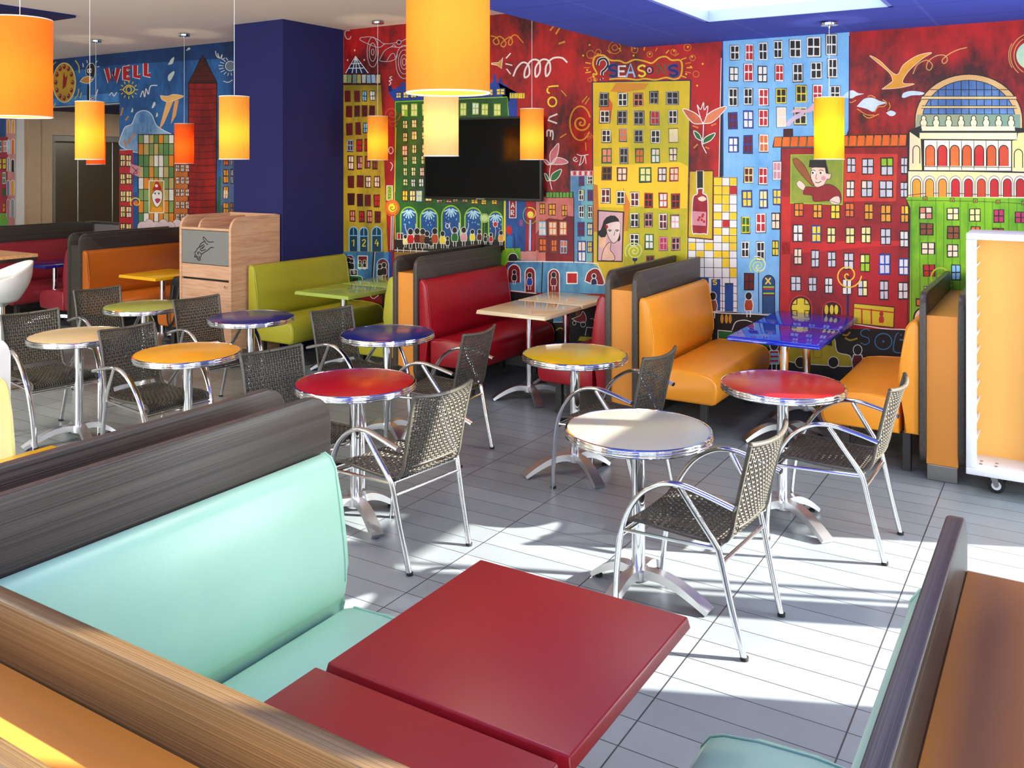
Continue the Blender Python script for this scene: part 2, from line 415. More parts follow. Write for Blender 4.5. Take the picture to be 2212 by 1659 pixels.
# ------------------------------------------------------------------ upholstered benches
def bench(x0, sgn, y0, y1, m, label, group='wall booth benches'):
    # x0: face of the divider behind the back; sgn +1 faces +x, -1 faces -x
    r = thing('booth_bench', label, 'bench', (x0, y0, 0), 0, group); l = y1 - y0; s = sgn
    back = [(.004, .26), (.004, .93), (.012, .952), (.03, .96), (.058, .948), (.078, .918), (.098, .80), (.116, .68), (.124, .60), (.124, .545), (.116, .50), (.096, .474), (.09, .455), (.09, .26)]
    q = MB(); q.prism([(s * p[0], p[1]) for p in back], 'y', 0, l, .014, 3); q.build('backrest', m, r, ang=.9)
    seat = [(.122, .25), (.122, .455), (.16, .468), (.30, .474), (.44, .466), (.53, .452), (.565, .437), (.588, .405), (.596, .36), (.590, .30), (.575, .262), (.55, .25)]
    q = MB(); q.prism([(s * p[0], p[1]) for p in seat], 'y', 0, l, .022, 3); q.build('seat', m, r, ang=.9)
    # piping seam along the front end of the back and of the seat
    for k, yy in enumerate((.016, l - .016)):
        q = MB()
        q.tube([(s * (p[0] + .001), yy, p[1] + .001) for p in back[2:10]], .0035, seg=6)
        q.tube([(s * (p[0] + .001), yy, p[1] + .001) for p in seat[2:11]], .0035, seg=6); q.build('piping', m, r)
    for yy in (.12, l - .12):
        for xx in (.09, .46):
            q = MB(); q.box(s * xx - .025, s * xx + .025, yy - .025, yy + .025, 0, .255, .003, 1); q.build('leg', 'dark_leg', r, False)
    return r
YE = 7.37
bench(-.79, -1, YB + .02, YE, 'l_orange', 'orange leatherette bench facing left beside the white rack')
bench(-2.675, 1, YB + .02, YE, 'l_orange', 'orange leatherette bench facing right on the left of the blue booth table')
bench(-2.925, -1, YB + .02, YE, 'l_red', 'dark red bench facing left, behind the yellow round table')
bench(-4.68, 1, YB + .02, YE, 'l_red', 'dark red bench facing right on the left of the cream booth table')
bench(-4.935, -1, YB + .02, YE, 'l_lime', 'lime green bench facing left, half hidden by the divider at the blue round table')
bench(-6.72, 1, YB, YE, 'l_lime', 'lime green bench facing right beside the wooden waste station')
bench(-9.40, 1, YB + .02, YE, 'l_orange_dk', 'burnt orange bench facing right on the left of the yellow booth table')
bench(-7.51, -1, YB + .02, YE, 'l_orange_dk', 'burnt orange bench mostly hidden behind the wooden waste station')
bench(-9.64, -1, YB + .02, YE, 'l_wine', 'wine red bench facing left beside the dark divider at the far left')
bench(-11.2, 1, 5.98, YE, 'l_wine', 'long wine red bench facing right at the far left, behind the white tub chair')
bench(-2.19, 1, 1.0, 2.30, 'l_mint', 'mint green bench on the left of the red table', 'near booth benches')
bench(-.24, -1, 1.2, 2.315, 'l_mint', 'mint green bench on the right of the red table', 'near booth benches')
bench(-4.18, 1, 1.0, 2.30, 'l_cream', 'pale yellow bench at the left edge behind the yellow table', 'near booth benches')

# ------------------------------------------------------------------ pedestal feet shared by all tables
def foot_path(R): return cat_path([(.0, 0, .078), (R * .3, 0, .092), (R * .55, 0, .078), (R * .8, 0, .045), (R, 0, .010)], 4)
def add_base(r, angs, lens, m='cast_aluminium'):
    q = MB(); q.lathe([(.0, .05), (.045, .05), (.052, .06), (.052, .098), (.045, .108), (.0, .108)], seg=24); q.build('base_hub', m, r)
    for a, R in zip(angs, lens):
        q = MB(); p = foot_path(R); n = len(p)
        rot = Matrix.Rotation(math.radians(a), 3, 'Z')
        ref = rot @ Vector((0, 1, 0)); wid = [.026 + .010 * (i / (n - 1)) for i in range(n)]; thk = [.021 - .011 * (i / (n - 1)) ** 1.5 for i in range(n)]
        q2 = [rot @ v for v in p]; rings = []
        for i, v in enumerate(q2):
            t = (q2[min(i + 1, n - 1)] - q2[max(i - 1, 0)]).normalized(); nn = t.cross(ref)
            rings.append([q.bm.verts.new(v + ref * (wid[i] * sx) + nn * (thk[i] * sz)) for sx, sz in ((-1, -1), (-.9, 1), (.9, 1), (1, -1))])
        for A, B in zip(rings, rings[1:]):
            for k in range(4): q.bm.faces.new((A[k], A[(k + 1) % 4], B[(k + 1) % 4], B[k]))
        q.bm.faces.new(rings[0]); q.bm.faces.new(rings[-1][::-1])
        bmesh.ops.translate(q.bm, verts=q.bm.verts, vec=(0, 0, max(0, .004 - min(v.co.z for v in q.bm.verts))))
        q.build('base_foot', m, r, ang=.5)
        e = rot @ Vector((R - .025, 0, 0))
        q = MB(); q.lathe([(0, 0), (.016, 0), (.016, .012), (0, .012)], (e.x, e.y, 0), 12); q.build('glide', 'rubber', r)

def booth_table(xc, wx, y0, y1, m, label, group='booth tables', ang=45):
    wy = y1 - y0
    r = thing('pedestal_table', label, 'table', (xc, (y0 + y1) / 2, 0), 0, group)
    q = MB(); q.box(-wx / 2, wx / 2, -wy / 2, wy / 2, .712, .745, .006, 3, top=.007); q.build('tabletop', m, r)
    q = MB(); q.lathe([(0, .70), (.11, .70), (.11, .712), (0, .712)], seg=24); q.build('top_plate', 'black', r)
    q = MB(); q.lathe([(0, .09), (.03, .09), (.03, .70), (0, .70)], seg=28); q.build('column', 'chrome', r)
    add_base(r, [ang + k * 90 for k in range(4)], [.31] * 4); return r
booth_table(-1.715, .63, 6.115, 6.745, 't_blue', 'glossy royal blue square table between the orange benches, half nearer the room')
booth_table(-1.715, .63, 6.757, 7.375, 't_blue', 'glossy royal blue square table between the orange benches, half against the mural')
booth_table(-3.80, .65, 6.115, 6.745, 't_cream', 'cream square table between the red benches, half nearer the room')
booth_table(-3.80, .65, 6.760, 7.375, 't_cream', 'cream square table between the red benches, half against the mural')
booth_table(-5.835, .67, 6.115, 6.745, 't_lime', 'lime green square table between the lime benches, half nearer the room')
booth_table(-5.835, .67, 6.757, 7.375, 't_lime', 'lime green square table between the lime benches, half against the mural')
booth_table(-8.365, .62, 6.02, 6.67, 't_yellow', 'yellow square table in the burnt orange booth beside the waste station')
booth_table(-10.41, .66, 6.05, 6.70, 't_violet', 'deep blue square table in the wine red booth at the far left')
booth_table(-1.193, .675, 1.614, 2.292, 't_red', 'red square table in the mint booth, half farther from the front divider', 'red tables of the mint booth', 0)
booth_table(-1.205, .675, .972, 1.600, 't_red', 'red square table in the mint booth, half touching the front divider', 'red tables of the mint booth', 0)
booth_table(-3.37, .66, 1.60, 2.255, 't_yellow', 'bright yellow table corner at the left edge behind the dark divider', 'near booth tables', 0)

# ------------------------------------------------------------------ round bistro tables
def round_table_proto():
    r = thing('bistro_table', '', 'table', (0, 0, 0), 0, 'round bistro tables')
    q = MB(); q.lathe([(0, .712), (.326, .712), (.326, .7345), (.322, .736), (0, .736)], seg=72); q.build('tabletop', 'r_white', r)
    q = MB(); R = .327
    prof = [(R - .003, .700), (R + .004, .700), (R + .008, .703), (R + .0085, .707), (R + .006, .709), (R + .009, .712), (R + .010, .7165), (R + .009, .721), (R + .006, .724), (R + .0085, .726), (R + .008, .7315), (R + .004, .737), (R - .003, .738), (R - .004, .7365), (R - .003, .700)]
    q.lathe(prof, seg=72, cap=False); q.build('edge_band', 'chrome', r)
    q = MB(); q.lathe([(0, .70), (.12, .70), (.12, .712), (0, .712)], seg=24); q.build('top_plate', 'black', r)
    q = MB(); q.lathe([(0, .09), (.031, .09), (.031, .70), (0, .70)], seg=32); q.build('column', 'chrome', r)
    add_base(r, [0, -85, 95, 180], [.36, .36, .24, .24]); return r
RT = [(-1.676, 3.81, -8, 'r_white', 'off white round table with chrome edge, partly in sunlight beside the red booth table'),
      (-1.341, 4.994, -37, 'r_red', 'red round table with chrome edge in front of the orange booth on the right'),
      (-2.67, 5.083, -38, 'r_yellow', 'yellow round table with chrome edge in front of the cream booth table'),
      (-3.361, 3.795, -30, 'r_red', 'red round table with chrome edge just behind the rounded end of the mint booth divider'),
      (-4.127, 5.0, -30, 'r_blue', 'blue round table with chrome edge in front of the red bench'),
      (-4.793, 3.821, -30, 'r_orange', 'amber yellow round table with chrome edge between two wicker chairs on the left'),
      (-5.47, 4.957, -30, 'r_navy', 'dark blue round table with chrome edge in front of the waste station'),
      (-5.929, 3.806, -20, 'r_cream', 'beige round table with chrome edge near the left edge of the room view'),
      (-6.652, 4.867, -30, 'r_green', 'pale green round table with chrome edge in front of the burnt orange bench')]
proto = round_table_proto()
for i, (x, y, a, m, lb) in enumerate(RT):
    o = proto if i == 0 else dup(proto)
    o.location = (x, y, 0); o.rotation_euler = (0, 0, math.radians(a)); o['label'] = lb
    if i: recolour(o, 'tabletop', m)

# ------------------------------------------------------------------ wicker armchairs
def weave(q, fn, nu, nv, wu, wv, amp, hole=None):
    """strands of real width woven over and under each other on the surface fn(u,v)->(point); u,v in 0..1"""
    def P(u, v):
        return Vector(fn(min(1, max(0, u)), min(1, max(0, v))))
    def N(u, v):
        e = .004; a = P(u + e, v) - P(u - e, v); c = P(u, v + e) - P(u, v - e); n = a.cross(c); n.normalize(); return n
    def strand(along_v, idx):
        n = nv if along_v else nu; cen = (idx + .5) / (nu if along_v else nv); half = (wu / nu if along_v else wv / nv) / 2
        prev = None; steps = n * 2
        for k in range(steps + 1):
            t = k / steps; cell = t * n - .5
            u, v = (cen, t) if along_v else (t, cen)
            if hole and hole(u, v): prev = None; continue
            ph = math.cos(PI * cell) * (1 if (idx % 2 == 0) else -1) * (1 if along_v else -1)
            nn = N(u, v); off = amp * ph
            if along_v: pts = [(P(u - half, v), -.0004), (P(u, v), .0013), (P(u + half, v), -.0004), (P(u, v), -.0016)]
            else: pts = [(P(u, v - half), -.0004), (P(u, v), .0013), (P(u, v + half), -.0004), (P(u, v), -.0016)]
            ring = [q.bm.verts.new(p + nn * (off + h)) for p, h in pts]
            if prev:
                for j in range(4): q.bm.faces.new((prev[j], prev[(j + 1) % 4], ring[(j + 1) % 4], ring[j]))
            prev = ring
    for i in range(nu): strand(True, i)
    for i in range(nv): strand(False, i)

def chair_proto():
    r = thing('wicker_armchair', '', 'chair', (0, 0, 0), 0, 'wicker armchairs')
    seat_prof = cat_path([(.262, 0, .395), (.262, 0, .412), (.245, 0, .432), (.18, 0, .440), (.05, 0, .432), (-.08, 0, .428), (-.165, 0, .432)], 8)
    back_prof = cat_path([(-.165, 0, .432), (-.192, 0, .447), (-.212, 0, .485), (-.228, 0, .56), (-.25, 0, .66), (-.276, 0, .77), (-.292, 0, .83)], 8)
    def along(path, v):
        f = v * (len(path) - 1); i = min(int(f), len(path) - 2); return path[i].lerp(path[i + 1], f - i)
    def fseat(u, v):
        p = along(seat_prof, v); w = .222 - .017 * v; y = (2 * u - 1)
        return (p.x, y * w, p.z - .012 * (1 - y * y) * math.sin(PI * min(1, v * 1.1)))
    def fback(u, v):
        p = along(back_prof, v); y = 2 * u - 1; w = .205 - .008 * math.sin(PI * v)
        return (p.x - .034 * (1 - y * y) * v ** .8, y * w, p.z + .014 * y * y * v * v)
    hole = lambda u, v: .20 < v < .335 and .12 < u < .88
    q = MB(); weave(q, fseat, 28, 30, .97, .86, .0028); q.build('seat', 'wicker_seat', r, ang=3)
    q = MB(); weave(q, fback, 25, 29, .80, .62, .0030, hole); q.build('backrest', 'wicker', r, ang=3)
    # wrapped rims
    q = MB()
    def wrap(path, rad=.0095):
        P2 = []; R2 = []
        for a, c in zip(path, path[1:]):
            n = max(1, int((Vector(c) - Vector(a)).length / .0042))
            for k in range(n): P2.append(Vector(a).lerp(Vector(c), k / n)); R2.append(rad * (1 if len(P2) % 2 else .86))
        P2.append(Vector(path[-1])); R2.append(rad); q.tube(P2, R2, R2, seg=7)
    wrap([fseat(0, k / 20) for k in range(21)]); wrap([fseat(1, k / 20) for k in range(21)]); wrap([fseat(k / 12, 0) for k in range(13)])
    wrap([fback(0, k / 24) for k in range(25)], .0105); wrap([fback(1, k / 24) for k in range(25)], .0105)
    wrap([fback(k / 16, 1) for k in range(17)], .0115); wrap([fback(.12 + .76 * k / 12, .335) for k in range(13)], .007)
    q.build('wrapped_rim', 'wicker', r, ang=3)
    for s in (-1, 1):
        arm = cat_path([(.30, s * .222, 0), (.288, s * .232, .2), (.252, s * .25, .41), (.175, s * .262, .555), (.075, s * .268, .632), (-.025, s * .27, .652), (-.13, s * .268, .634), (-.25, s * .264, .603)], 6)
        q = MB(); q.tube(arm, .0180, .0112, seg=14); q.build('armrest', 'aluminium', r, label='aluminium tube forming the front leg and the armrest')
        q = MB(); q.tube(cat_path([(-.25, s * .264, .603), (-.2535, s * .264, .602)], 1), .0185, .0117, seg=14); q.build('end_cap', 'black', r)
        leg = cat_path([(-.02, s * .268, .642), (-.085, s * .254, .545), (-.158, s * .236, .437), (-.178, s * .23, .385), (-.215, s * .223, .22), (-.27, s * .212, 0)], 4)
        q = MB(); q.tube(leg, .0145, .0130, seg=12); q.build('rear_leg', 'aluminium', r)
        for p in ((.30, s * .222), (-.27, s * .212)):
            q = MB(); q.lathe([(0, 0), (.0165, 0), (.0165, .014), (0, .014)], (p[0], p[1], 0), 12); q.build('foot_cap', 'rubber', r)
        q = MB(); q.tube([(.246, s * .246, .40), (-.165, s * .232, .415)], .008, seg=8); q.build('side_rail', 'aluminium', r)
    for x, z, rr, hw in ((.262, .372, .0085, .246), (.249, .408, .010, .25), (-.166, .418, .010, .232), (-.182, .362, .0105, .228)):
        q = MB(); q.tube([(x, -hw, z), (x, hw, z)], .008, rr, ref=(0, 0, 1), seg=10); q.build('crossbar', 'aluminium', r)
    return r
CH = [(-1.34, 3.72, 176, 'wicker armchair at the off white round table, in bright sun, its back to the window'),
      (-1.03, 4.89, 179, 'wicker armchair at the red round table in front of the orange booth'),
      (-2.895, 3.62, 173, 'wicker armchair seen from behind at the red round table beside the mint bench'),
      (-2.315, 4.93, 176, 'wicker armchair facing left at the yellow round table'),
      (-3.60, 4.93, 184, 'wicker armchair facing left at the blue round table, its back to the cream booth table'),
      (-6.235, 3.77, -7, 'black looking wicker armchair on the left of the beige round table'),
      (-6.965, 4.79, -8, 'wicker armchair left of the pale green round table, before the orange bench'),
      (-5.10, 3.80, -2, 'wicker armchair between the beige and the amber round tables'),
      (-5.775, 4.88, -8, 'wicker armchair left of the dark blue round table, before the waste station'),
      (-3.72, 3.73, -12, 'wicker armchair whose back rises just left of the red round table by the near divider'),
      (-4.44, 5.05, -5, 'wicker armchair on the left of the blue round table, in front of the lime bench')]
proto = chair_proto()
for i, (x, y, a, lb) in enumerate(CH):
    o = proto if i == 0 else dup(proto)
    o.location = (x, y, 0); o.rotation_euler = (0, 0, math.radians(a)); o['label'] = lb

# ------------------------------------------------------------------ pendant lamps
def pendant(px, d, kind, zc, m, label, ztop=None, zb=None, power=22.):
    R, H = (.1035, .45) if kind == 's' else (.15, .50)
    zb = zb if zb is not None else (1.967 if kind == 's' else 2.19)
    lat = (px - CX) / FPX * d; x, y = -SA * d + CA * lat, CA * d + SA * lat
    r = thing('pendant_lamp', label, 'lamp', (x, y, zb), 0, 'cylinder pendant lamps' if kind == 's' else 'large drum pendant lamps')
    q = MB(); q.lathe([(R - .002, .002), (R, 0), (R, H), (R - .002, H - .002), (R - .002, .002)], seg=56, cap=False); q.build('lamp_shade', m, r)
    q = MB(); q.tube([(R * math.cos(2 * PI * k / 40), R * math.sin(2 * PI * k / 40), .003) for k in range(40)], .003, ref=(0, 0, 1), seg=6, closed=True)
    q.tube([(R * math.cos(2 * PI * k / 40), R * math.sin(2 * PI * k / 40), H - .003) for k in range(40)], .003, ref=(0, 0, 1), seg=6, closed=True)
    for k in range(3):
        a = 2 * PI * k / 3; q.tube([(.012 * math.cos(a), .012 * math.sin(a), H - .03), (R * .985 * math.cos(a), R * .985 * math.sin(a), H - .006)], .0018, seg=6)
    q.build('shade_ring', 'white', r)
    q = MB(); q.lathe([(0, H * .60), (.016, H * .60), (.018, H * .74), (.013, H * .80), (0, H * .80)], seg=16); q.build('socket', 'white', r)
    q = MB(); q.sphere((0, 0, H * .52), .032); q.build('bulb', 'bulb', r)
    q = MB(); q.tube([(0, 0, H * .79), (0, 0, zc - zb - .02)], .0019, seg=6); q.build('cord', 'white', r)
    q = MB(); z = zc - zb; q.lathe([(0, z - .05), (.006, z - .05), (.010, z - .036), (.062, z - .030), (.064, z - .016), (.03, z - .012), (.03, z), (0, z)], seg=28); q.build('ceiling_rose', 'chrome', r)
    l = bpy.data.lights.new('lamp_light', 'POINT'); l.energy = power; l.color = (1, .84, .58); l.shadow_soft_size = .045
    o = bpy.data.objects.new('lamp_light', l); C.objects.link(o); o.parent = r; o.location = (0, 0, H * .52 - .06)
    return r
CW, CB = 3.385, 2.965
pendant(194, 6.97, 's', CW, 's_amber', 'amber cylinder pendant lamp hanging before the elevator, larger of the two there')
pendant(207, 10.6, 's', CW, 's_red', 'red orange pendant lamp hidden behind the amber one, only its lower end showing', zb=1.92)
pendant(398, 10.1, 's', CW, 's_red', 'red orange cylinder pendant lamp hanging before the painted red tower', zb=1.93)
pendant(506, 6.42, 's', CW, 's_amber', 'pale amber cylinder pendant lamp hanging before the blue column')
pendant(816, 9.19, 's', CW, 's_amber', 'amber cylinder pendant lamp hanging before the painted yellow tower block')
pendant(953, 5.39, 's', CB, 's_peach', 'pale peach cylinder pendant lamp below the large drum lamp', zb=1.983)
pendant(1149, 7.9, 's', CW, 's_amber', 'amber cylinder pendant lamp hanging before the right end of the television')
pendant(1791, 6.52, 's', CB, 's_yellow', 'yellow cylinder pendant lamp hanging above the blue booth table')
pendant(968, 3.25, 'b', CB, 's_orange', 'large orange drum lamp cut by the top of the view, in the middle', zb=2.195, power=32.)
pendant(43, 4.58, 'b', CW, 's_orange', 'large orange drum lamp at the left edge', zb=2.175, power=32.)

# ------------------------------------------------------------------ television on the mural
tv = thing('television', 'black flat screen television hung on the mural behind the large drum lamp', 'television', (-4.885, WALL, 1.98))
q = MB(); q.box(-.685, .685, -.075, -.03, -.40, .40, .006, 2); q.build('bezel', 'black', tv)
q = MB(); q.box(-.665, .665, -.0775, -.074, -.375, .385); q.build('screen', plain('dark glass screen', rgb(6, 6, 7), .08, 0, .3), tv, False)
q = MB(); q.box(-.25, .25, -.031, -.002, -.2, .2, .004, 1); q.build('wall_mount', 'black', tv, False)
q = MB(); q.box(-.05, .05, -.078, -.074, -.394, -.384); q.build('badge', 'steel', tv, False)

# ------------------------------------------------------------------ waste station
TX0, TX1, TY0, TY1 = -7.485, -6.745, 5.87, 6.495
w = TX1 - TX0; dpt = TY1 - TY0
ws = thing('waste_station', 'pale beech waste station with steel flap between the burnt orange booth and the lime bench', 'waste bin', ((TX0 + TX1) / 2, TY0, 0))
def side_profile(z1=1.425, r=.12):
    p = [(0, .03), (0, z1 - r)]
    for k in range(1, 9):
        a = PI - (PI / 2) * k / 8; p.append((r + r * math.cos(a), z1 - r + r * math.sin(a)))
    return p + [(dpt, z1), (dpt, .03)]
for xa, xb in ((-w / 2, -w / 2 + .03), (w / 2 - .03, w / 2)):
    q = MB(); q.prism(side_profile(), 'x', xa, xb, .003, 1); q.build('side_panel', 'beech', ws, ang=.3)
sp = [(.03, 1.30)] + [(.03 + .1 + .1 * math.cos(PI - PI / 2 * k / 8), 1.315 + .09 * math.sin(PI / 2 * k / 8)) for k in range(9)] + [(dpt - .03, 1.405), (dpt - .03, 1.30)]
q = MB(); q.prism(sp, 'x', -.13, -.105, .003, 1); q.build('tray_divider', 'beech', ws, ang=.3)
q = MB(); q.box(-w / 2 + .03, w / 2 - .03, .0, dpt - .02, 1.29, 1.315, .003, 1); q.build('top_shelf', 'beech', ws, False)
q = MB(); q.box(-w / 2 + .03, w / 2 - .03, dpt - .025, dpt, .03, 1.43, .003, 1); q.build('back_panel', 'beech', ws, False)
q = MB(); q.box(-w / 2 + .032, w / 2 - .032, .004, .022, .962, 1.286, .003, 1); fl = q.build('flap', 'steel_dark', ws, False)
q = MB(); q.box(-w / 2 + .032, w / 2 - .032, .004, .022, .826, .957, .002, 1); q.build('front_panel', 'beech', ws, False)
q = MB(); q.box(-w / 2 + .032, w / 2 - .032, .004, .022, .06, .806, .002, 1); dr = q.build('door', 'beech', ws, False)
q = MB(); q.box(-w / 2 + .03, w / 2 - .03, .025, .04, .06, 1.28); q.build('inner_liner', 'black', ws, False)
q = MB(); q.box(-w / 2 + .02, w / 2 - .02, .02, dpt - .02, 0, .06); q.build('plinth', 'dark_leg', ws, False)
q = MB(); q.tube([(w / 2 - .07, .006, .765), (w / 2 - .07, -.014, .765)], .011, seg=14); q.build('lock', 'chrome', dr)
# drawing of a hand dropping litter on the flap (lines traced on the 0.68 x 0.32 m plate)
def flapline(pts, wd=.0045):
    q.tube([((u - 337) * .001245, .0025, 1.286 - (v - 290) * .00088) for u, v in cat_path([(a, c, 0) for a, c in pts], 3) for u, v in [(u, v)]] if 0 else
           [((p.x - 337) * .001245, .0025, 1.286 - (p.y - 290) * .00088) for p in cat_path([(a, c, 0) for a, c in pts], 3)], wd, .002, ref=(0, 0, 1), seg=5)
q = MB()
for pts in ([(438, 405), (415, 408), (388, 412), (365, 400), (345, 378), (322, 358), (318, 375), (330, 400), (348, 425), (372, 440)],
            [(438, 468), (405, 470), (372, 500), (335, 525), (300, 550)],
            [(345, 405), (310, 420), (285, 445), (272, 475)], [(325, 440), (300, 460), (255, 488), (238, 518)],
            [(335, 455), (310, 478), (285, 495), (300, 512), (335, 500), (345, 490)], [(322, 470), (310, 490)],
            [(240, 520), (228, 528), (218, 545), (228, 560), (216, 590), (240, 580), (248, 605), (270, 622), (286, 610), (284, 585), (298, 560), (285, 535), (262, 530), (250, 545), (268, 552)],
            [(236, 565), (255, 590), (262, 610)], [(268, 572), (276, 590), (270, 606)]): flapline(pts)
q.build('hand_drawing', 'black', fl)

# ------------------------------------------------------------------ strap bag hanging beside the waste station
bag = thing('shoulder_bag', 'black bag with hanging strap on the burnt orange bench beside the waste station', 'bag', (-7.80, 6.10, .480))
q = MB(); q.prism([(-.10, 0), (-.115, .10), (-.10, .24), (-.05, .29), (.05, .29), (.10, .24), (.115, .10), (.10, 0)], 'y', -.02, .07, .02, 3); q.build('bag_body', 'black', bag)
q = MB(); q.tube(cat_path([(-.04, -.03, .20), (-.05, -.055, .05), (-.085, -.062, -.10), (-.06, -.062, -.20), (0, -.062, -.17), (.035, -.06, -.06), (.04, -.045, .1), (.05, -.025, .22)], 5), .004, .016, ref=(0, 1, 0), seg=8); q.build('strap', 'black', bag)

# ------------------------------------------------------------------ white tray trolley on the right
tr = thing('tray_trolley', 'white tray trolley on castors with an orange back, at the right edge', 'trolley', (-.52, 5.90, 0))
TW, TD, TZ0, TZ1 = .60, .34, .125, 1.535
for xx in (0, TW - .055):
    q = MB(); q.box(xx, xx + .055, 0, .03, TZ0 + .041, TZ1 - .039, .004, 2); q.build('post', 'white', tr)
    q = MB(); q.box(xx, xx + .055, TD - .03, TD, TZ0 + .041, TZ1 - .039, .004, 2); q.build('post', 'white', tr)
q = MB(); q.box(0, TW, 0, TD, TZ1 - .038, TZ1, .006, 2); q.build('top_panel', 'white', tr)
bp = MB(); bp.box(0, TW, 0, TD, TZ0, TZ0 + .04, .004, 2); bp = bp.build('base_plate', 'white', tr)
q = MB()
for xx in (.07, .15, .30, .44, .52):
    for yy in (.10, .16): q.lathe([(0, 0), (.009, 0), (.009, .003), (0, .004)], (xx, yy, TZ0 + .04), 10)
q.build('bolt', 'steel', bp)
q = MB(); q.box(.01, TW - .01, TD - .045, TD - .031, TZ0 + .04, TZ1 - .03); q.build('back_panel', 'amber_panel', tr, False)
for sx in (0, 1):
    xx = .004 if sx == 0 else TW - .010
    q = MB(); q.box(xx, xx + .006, .03, TD - .05, TZ0 + .04, TZ1 - .03); q.build('side_panel', 'white', tr, False)
    for k in range(12):
        z = .27 + k * .102
        q = MB(); q.prism([(0, z), (.05, z + .055), (.055, z + .055), (.055, z + .048), (.012, z)] if sx == 0 else [(TW, z), (TW - .05, z + .055), (TW - .055, z + .055), (TW - .055, z + .048), (TW - .012, z)], 'y', .035, TD - .06); q.build('tray_slide', 'white', tr, False)
for xx in (.13, TW - .10):
    for yy in (.13, TD - .05):
        q = MB(); q.lathe([(.0, -.012), (.034, -.012), (.046, -.008), (.047, 0), (.046, .008), (.034, .012), (0, .012)], (0, 0, 0), 28)
        bmesh.ops.rotate(q.bm, verts=q.bm.verts, cent=(0, 0, 0), matrix=Matrix.Rotation(PI / 2, 3, 'X')); bmesh.ops.translate(q.bm, verts=q.bm.verts, vec=(xx + .02, yy, .047))
        wh = q.build('wheel', 'rubber', tr)
        q = MB(); q.lathe([(0, -.0135), (.026, -.0135), (.026, .0135), (0, .0135)], (0, 0, 0), 20)
        bmesh.ops.rotate(q.bm, verts=q.bm.verts, cent=(0, 0, 0), matrix=Matrix.Rotation(PI / 2, 3, 'X')); bmesh.ops.translate(q.bm, verts=q.bm.verts, vec=(xx + .02, yy, .047)); q.build('wheel_hub', 'white', wh)
        q = MB()
        for s in (-1, 1): q.prism([(xx - .022, .120), (xx + .022, .120), (xx + .034, .05), (xx + .026, .038), (xx + .014, .038), (xx + .004, .055)], 'y', yy + s * .018 - .002, yy + s * .018 + .002)
        q.box(xx - .03, xx + .03, yy - .028, yy + .028, .118, .1255); q.build('castor_fork', 'steel', tr, False)

# ------------------------------------------------------------------ far left: bar table, tub chair, low partition
bt = thing('bar_table', 'high bar table with light wood top at the left edge', 'table', (-8.55, 4.35, 0))
q = MB(); q.box(-.45, .45, -.45, .45, 1.075, 1.105, .003, 1); q.build('tabletop', 'wood_top', bt, False)
q = MB(); q.box(-.447, .447, -.447, .447, 1.045, 1.075, .003, 1); q.build('edge', 'black', bt, False)
q = MB(); q.lathe([(0, .03), (.04, .03), (.04, 1.046), (0, 1.046)], seg=24); q.build('column', 'chrome', bt)
q = MB(); q.lathe([(0, 0), (.26, 0), (.26, .012), (.05, .03), (0, .03)], seg=40); q.build('base', 'steel', bt)
tc = thing('tub_stool', 'white plastic tub stool on a chrome post at the left edge', 'stool', (-7.86, 4.33, 0))
bm_ = MB(); NU, NV = 40, 14; rows = []
for i in range(NV + 1):
    t = i / NV; ring = []
    for k in range(NU):
        a = 2 * PI * k / NU; back = .5 + .5 * math.cos(a - math.radians(75))
        top = .16 + .17 * back ** 1.4; rad = .05 + .155 * math.sin(min(1, t * 1.25) * PI / 2) + .03 * t
        ring.append(bm_.bm.verts.new((rad * math.cos(a), rad * math.sin(a) * 1.0, .755 + top * max(0, t - .22) / .78)))
    rows.append(ring)
for A, B in zip(rows, rows[1:]):
    for k in range(NU): bm_.bm.faces.new((A[k], A[(k + 1) % NU], B[(k + 1) % NU], B[k]))
bm_.bm.faces.new(rows[0][::-1])
sh = bm_.build('seat_shell', 'white_plastic', tc, ang=3)
md = sh.modifiers.new('thick', 'SOLIDIFY'); md.thickness = .012; md.offset = 1
for a in (75, 250, 310):
    ca, sa = math.cos(math.radians(a)), math.sin(math.radians(a))
    q = MB(); q.sphere((.232 * ca, .232 * sa, .87 if a != 75 else 1.02), .011, u=12, v=8); q.build('bolt', 'chrome', tc)
q = MB(); q.lathe([(0, .02), (.028, .02), (.028, .70), (.09, .745), (.09, .756), (0, .756)], seg=24); q.build('column', 'chrome', tc)
q = MB(); q.lathe([(0, 0), (.21, 0), (.21, .01), (.04, .03), (0, .03)], seg=40); q.build('base', 'chrome', tc)
lp = thing('low_partition', 'low grey partition across the lobby opening behind the far left booths', 'partition', (-11.03, 7.475, 0))
q = MB(); q.box(-.36, .36, -.04, .04, 0, 1.12, .003, 1); q.build('board', plain('grey partition board', rgb(120, 116, 114), .5), lp, False)
q = MB(); q.box(-.38, .38, -.06, .06, 1.12, 1.145, .003, 1); q.build('cap', 'steel', lp, False)
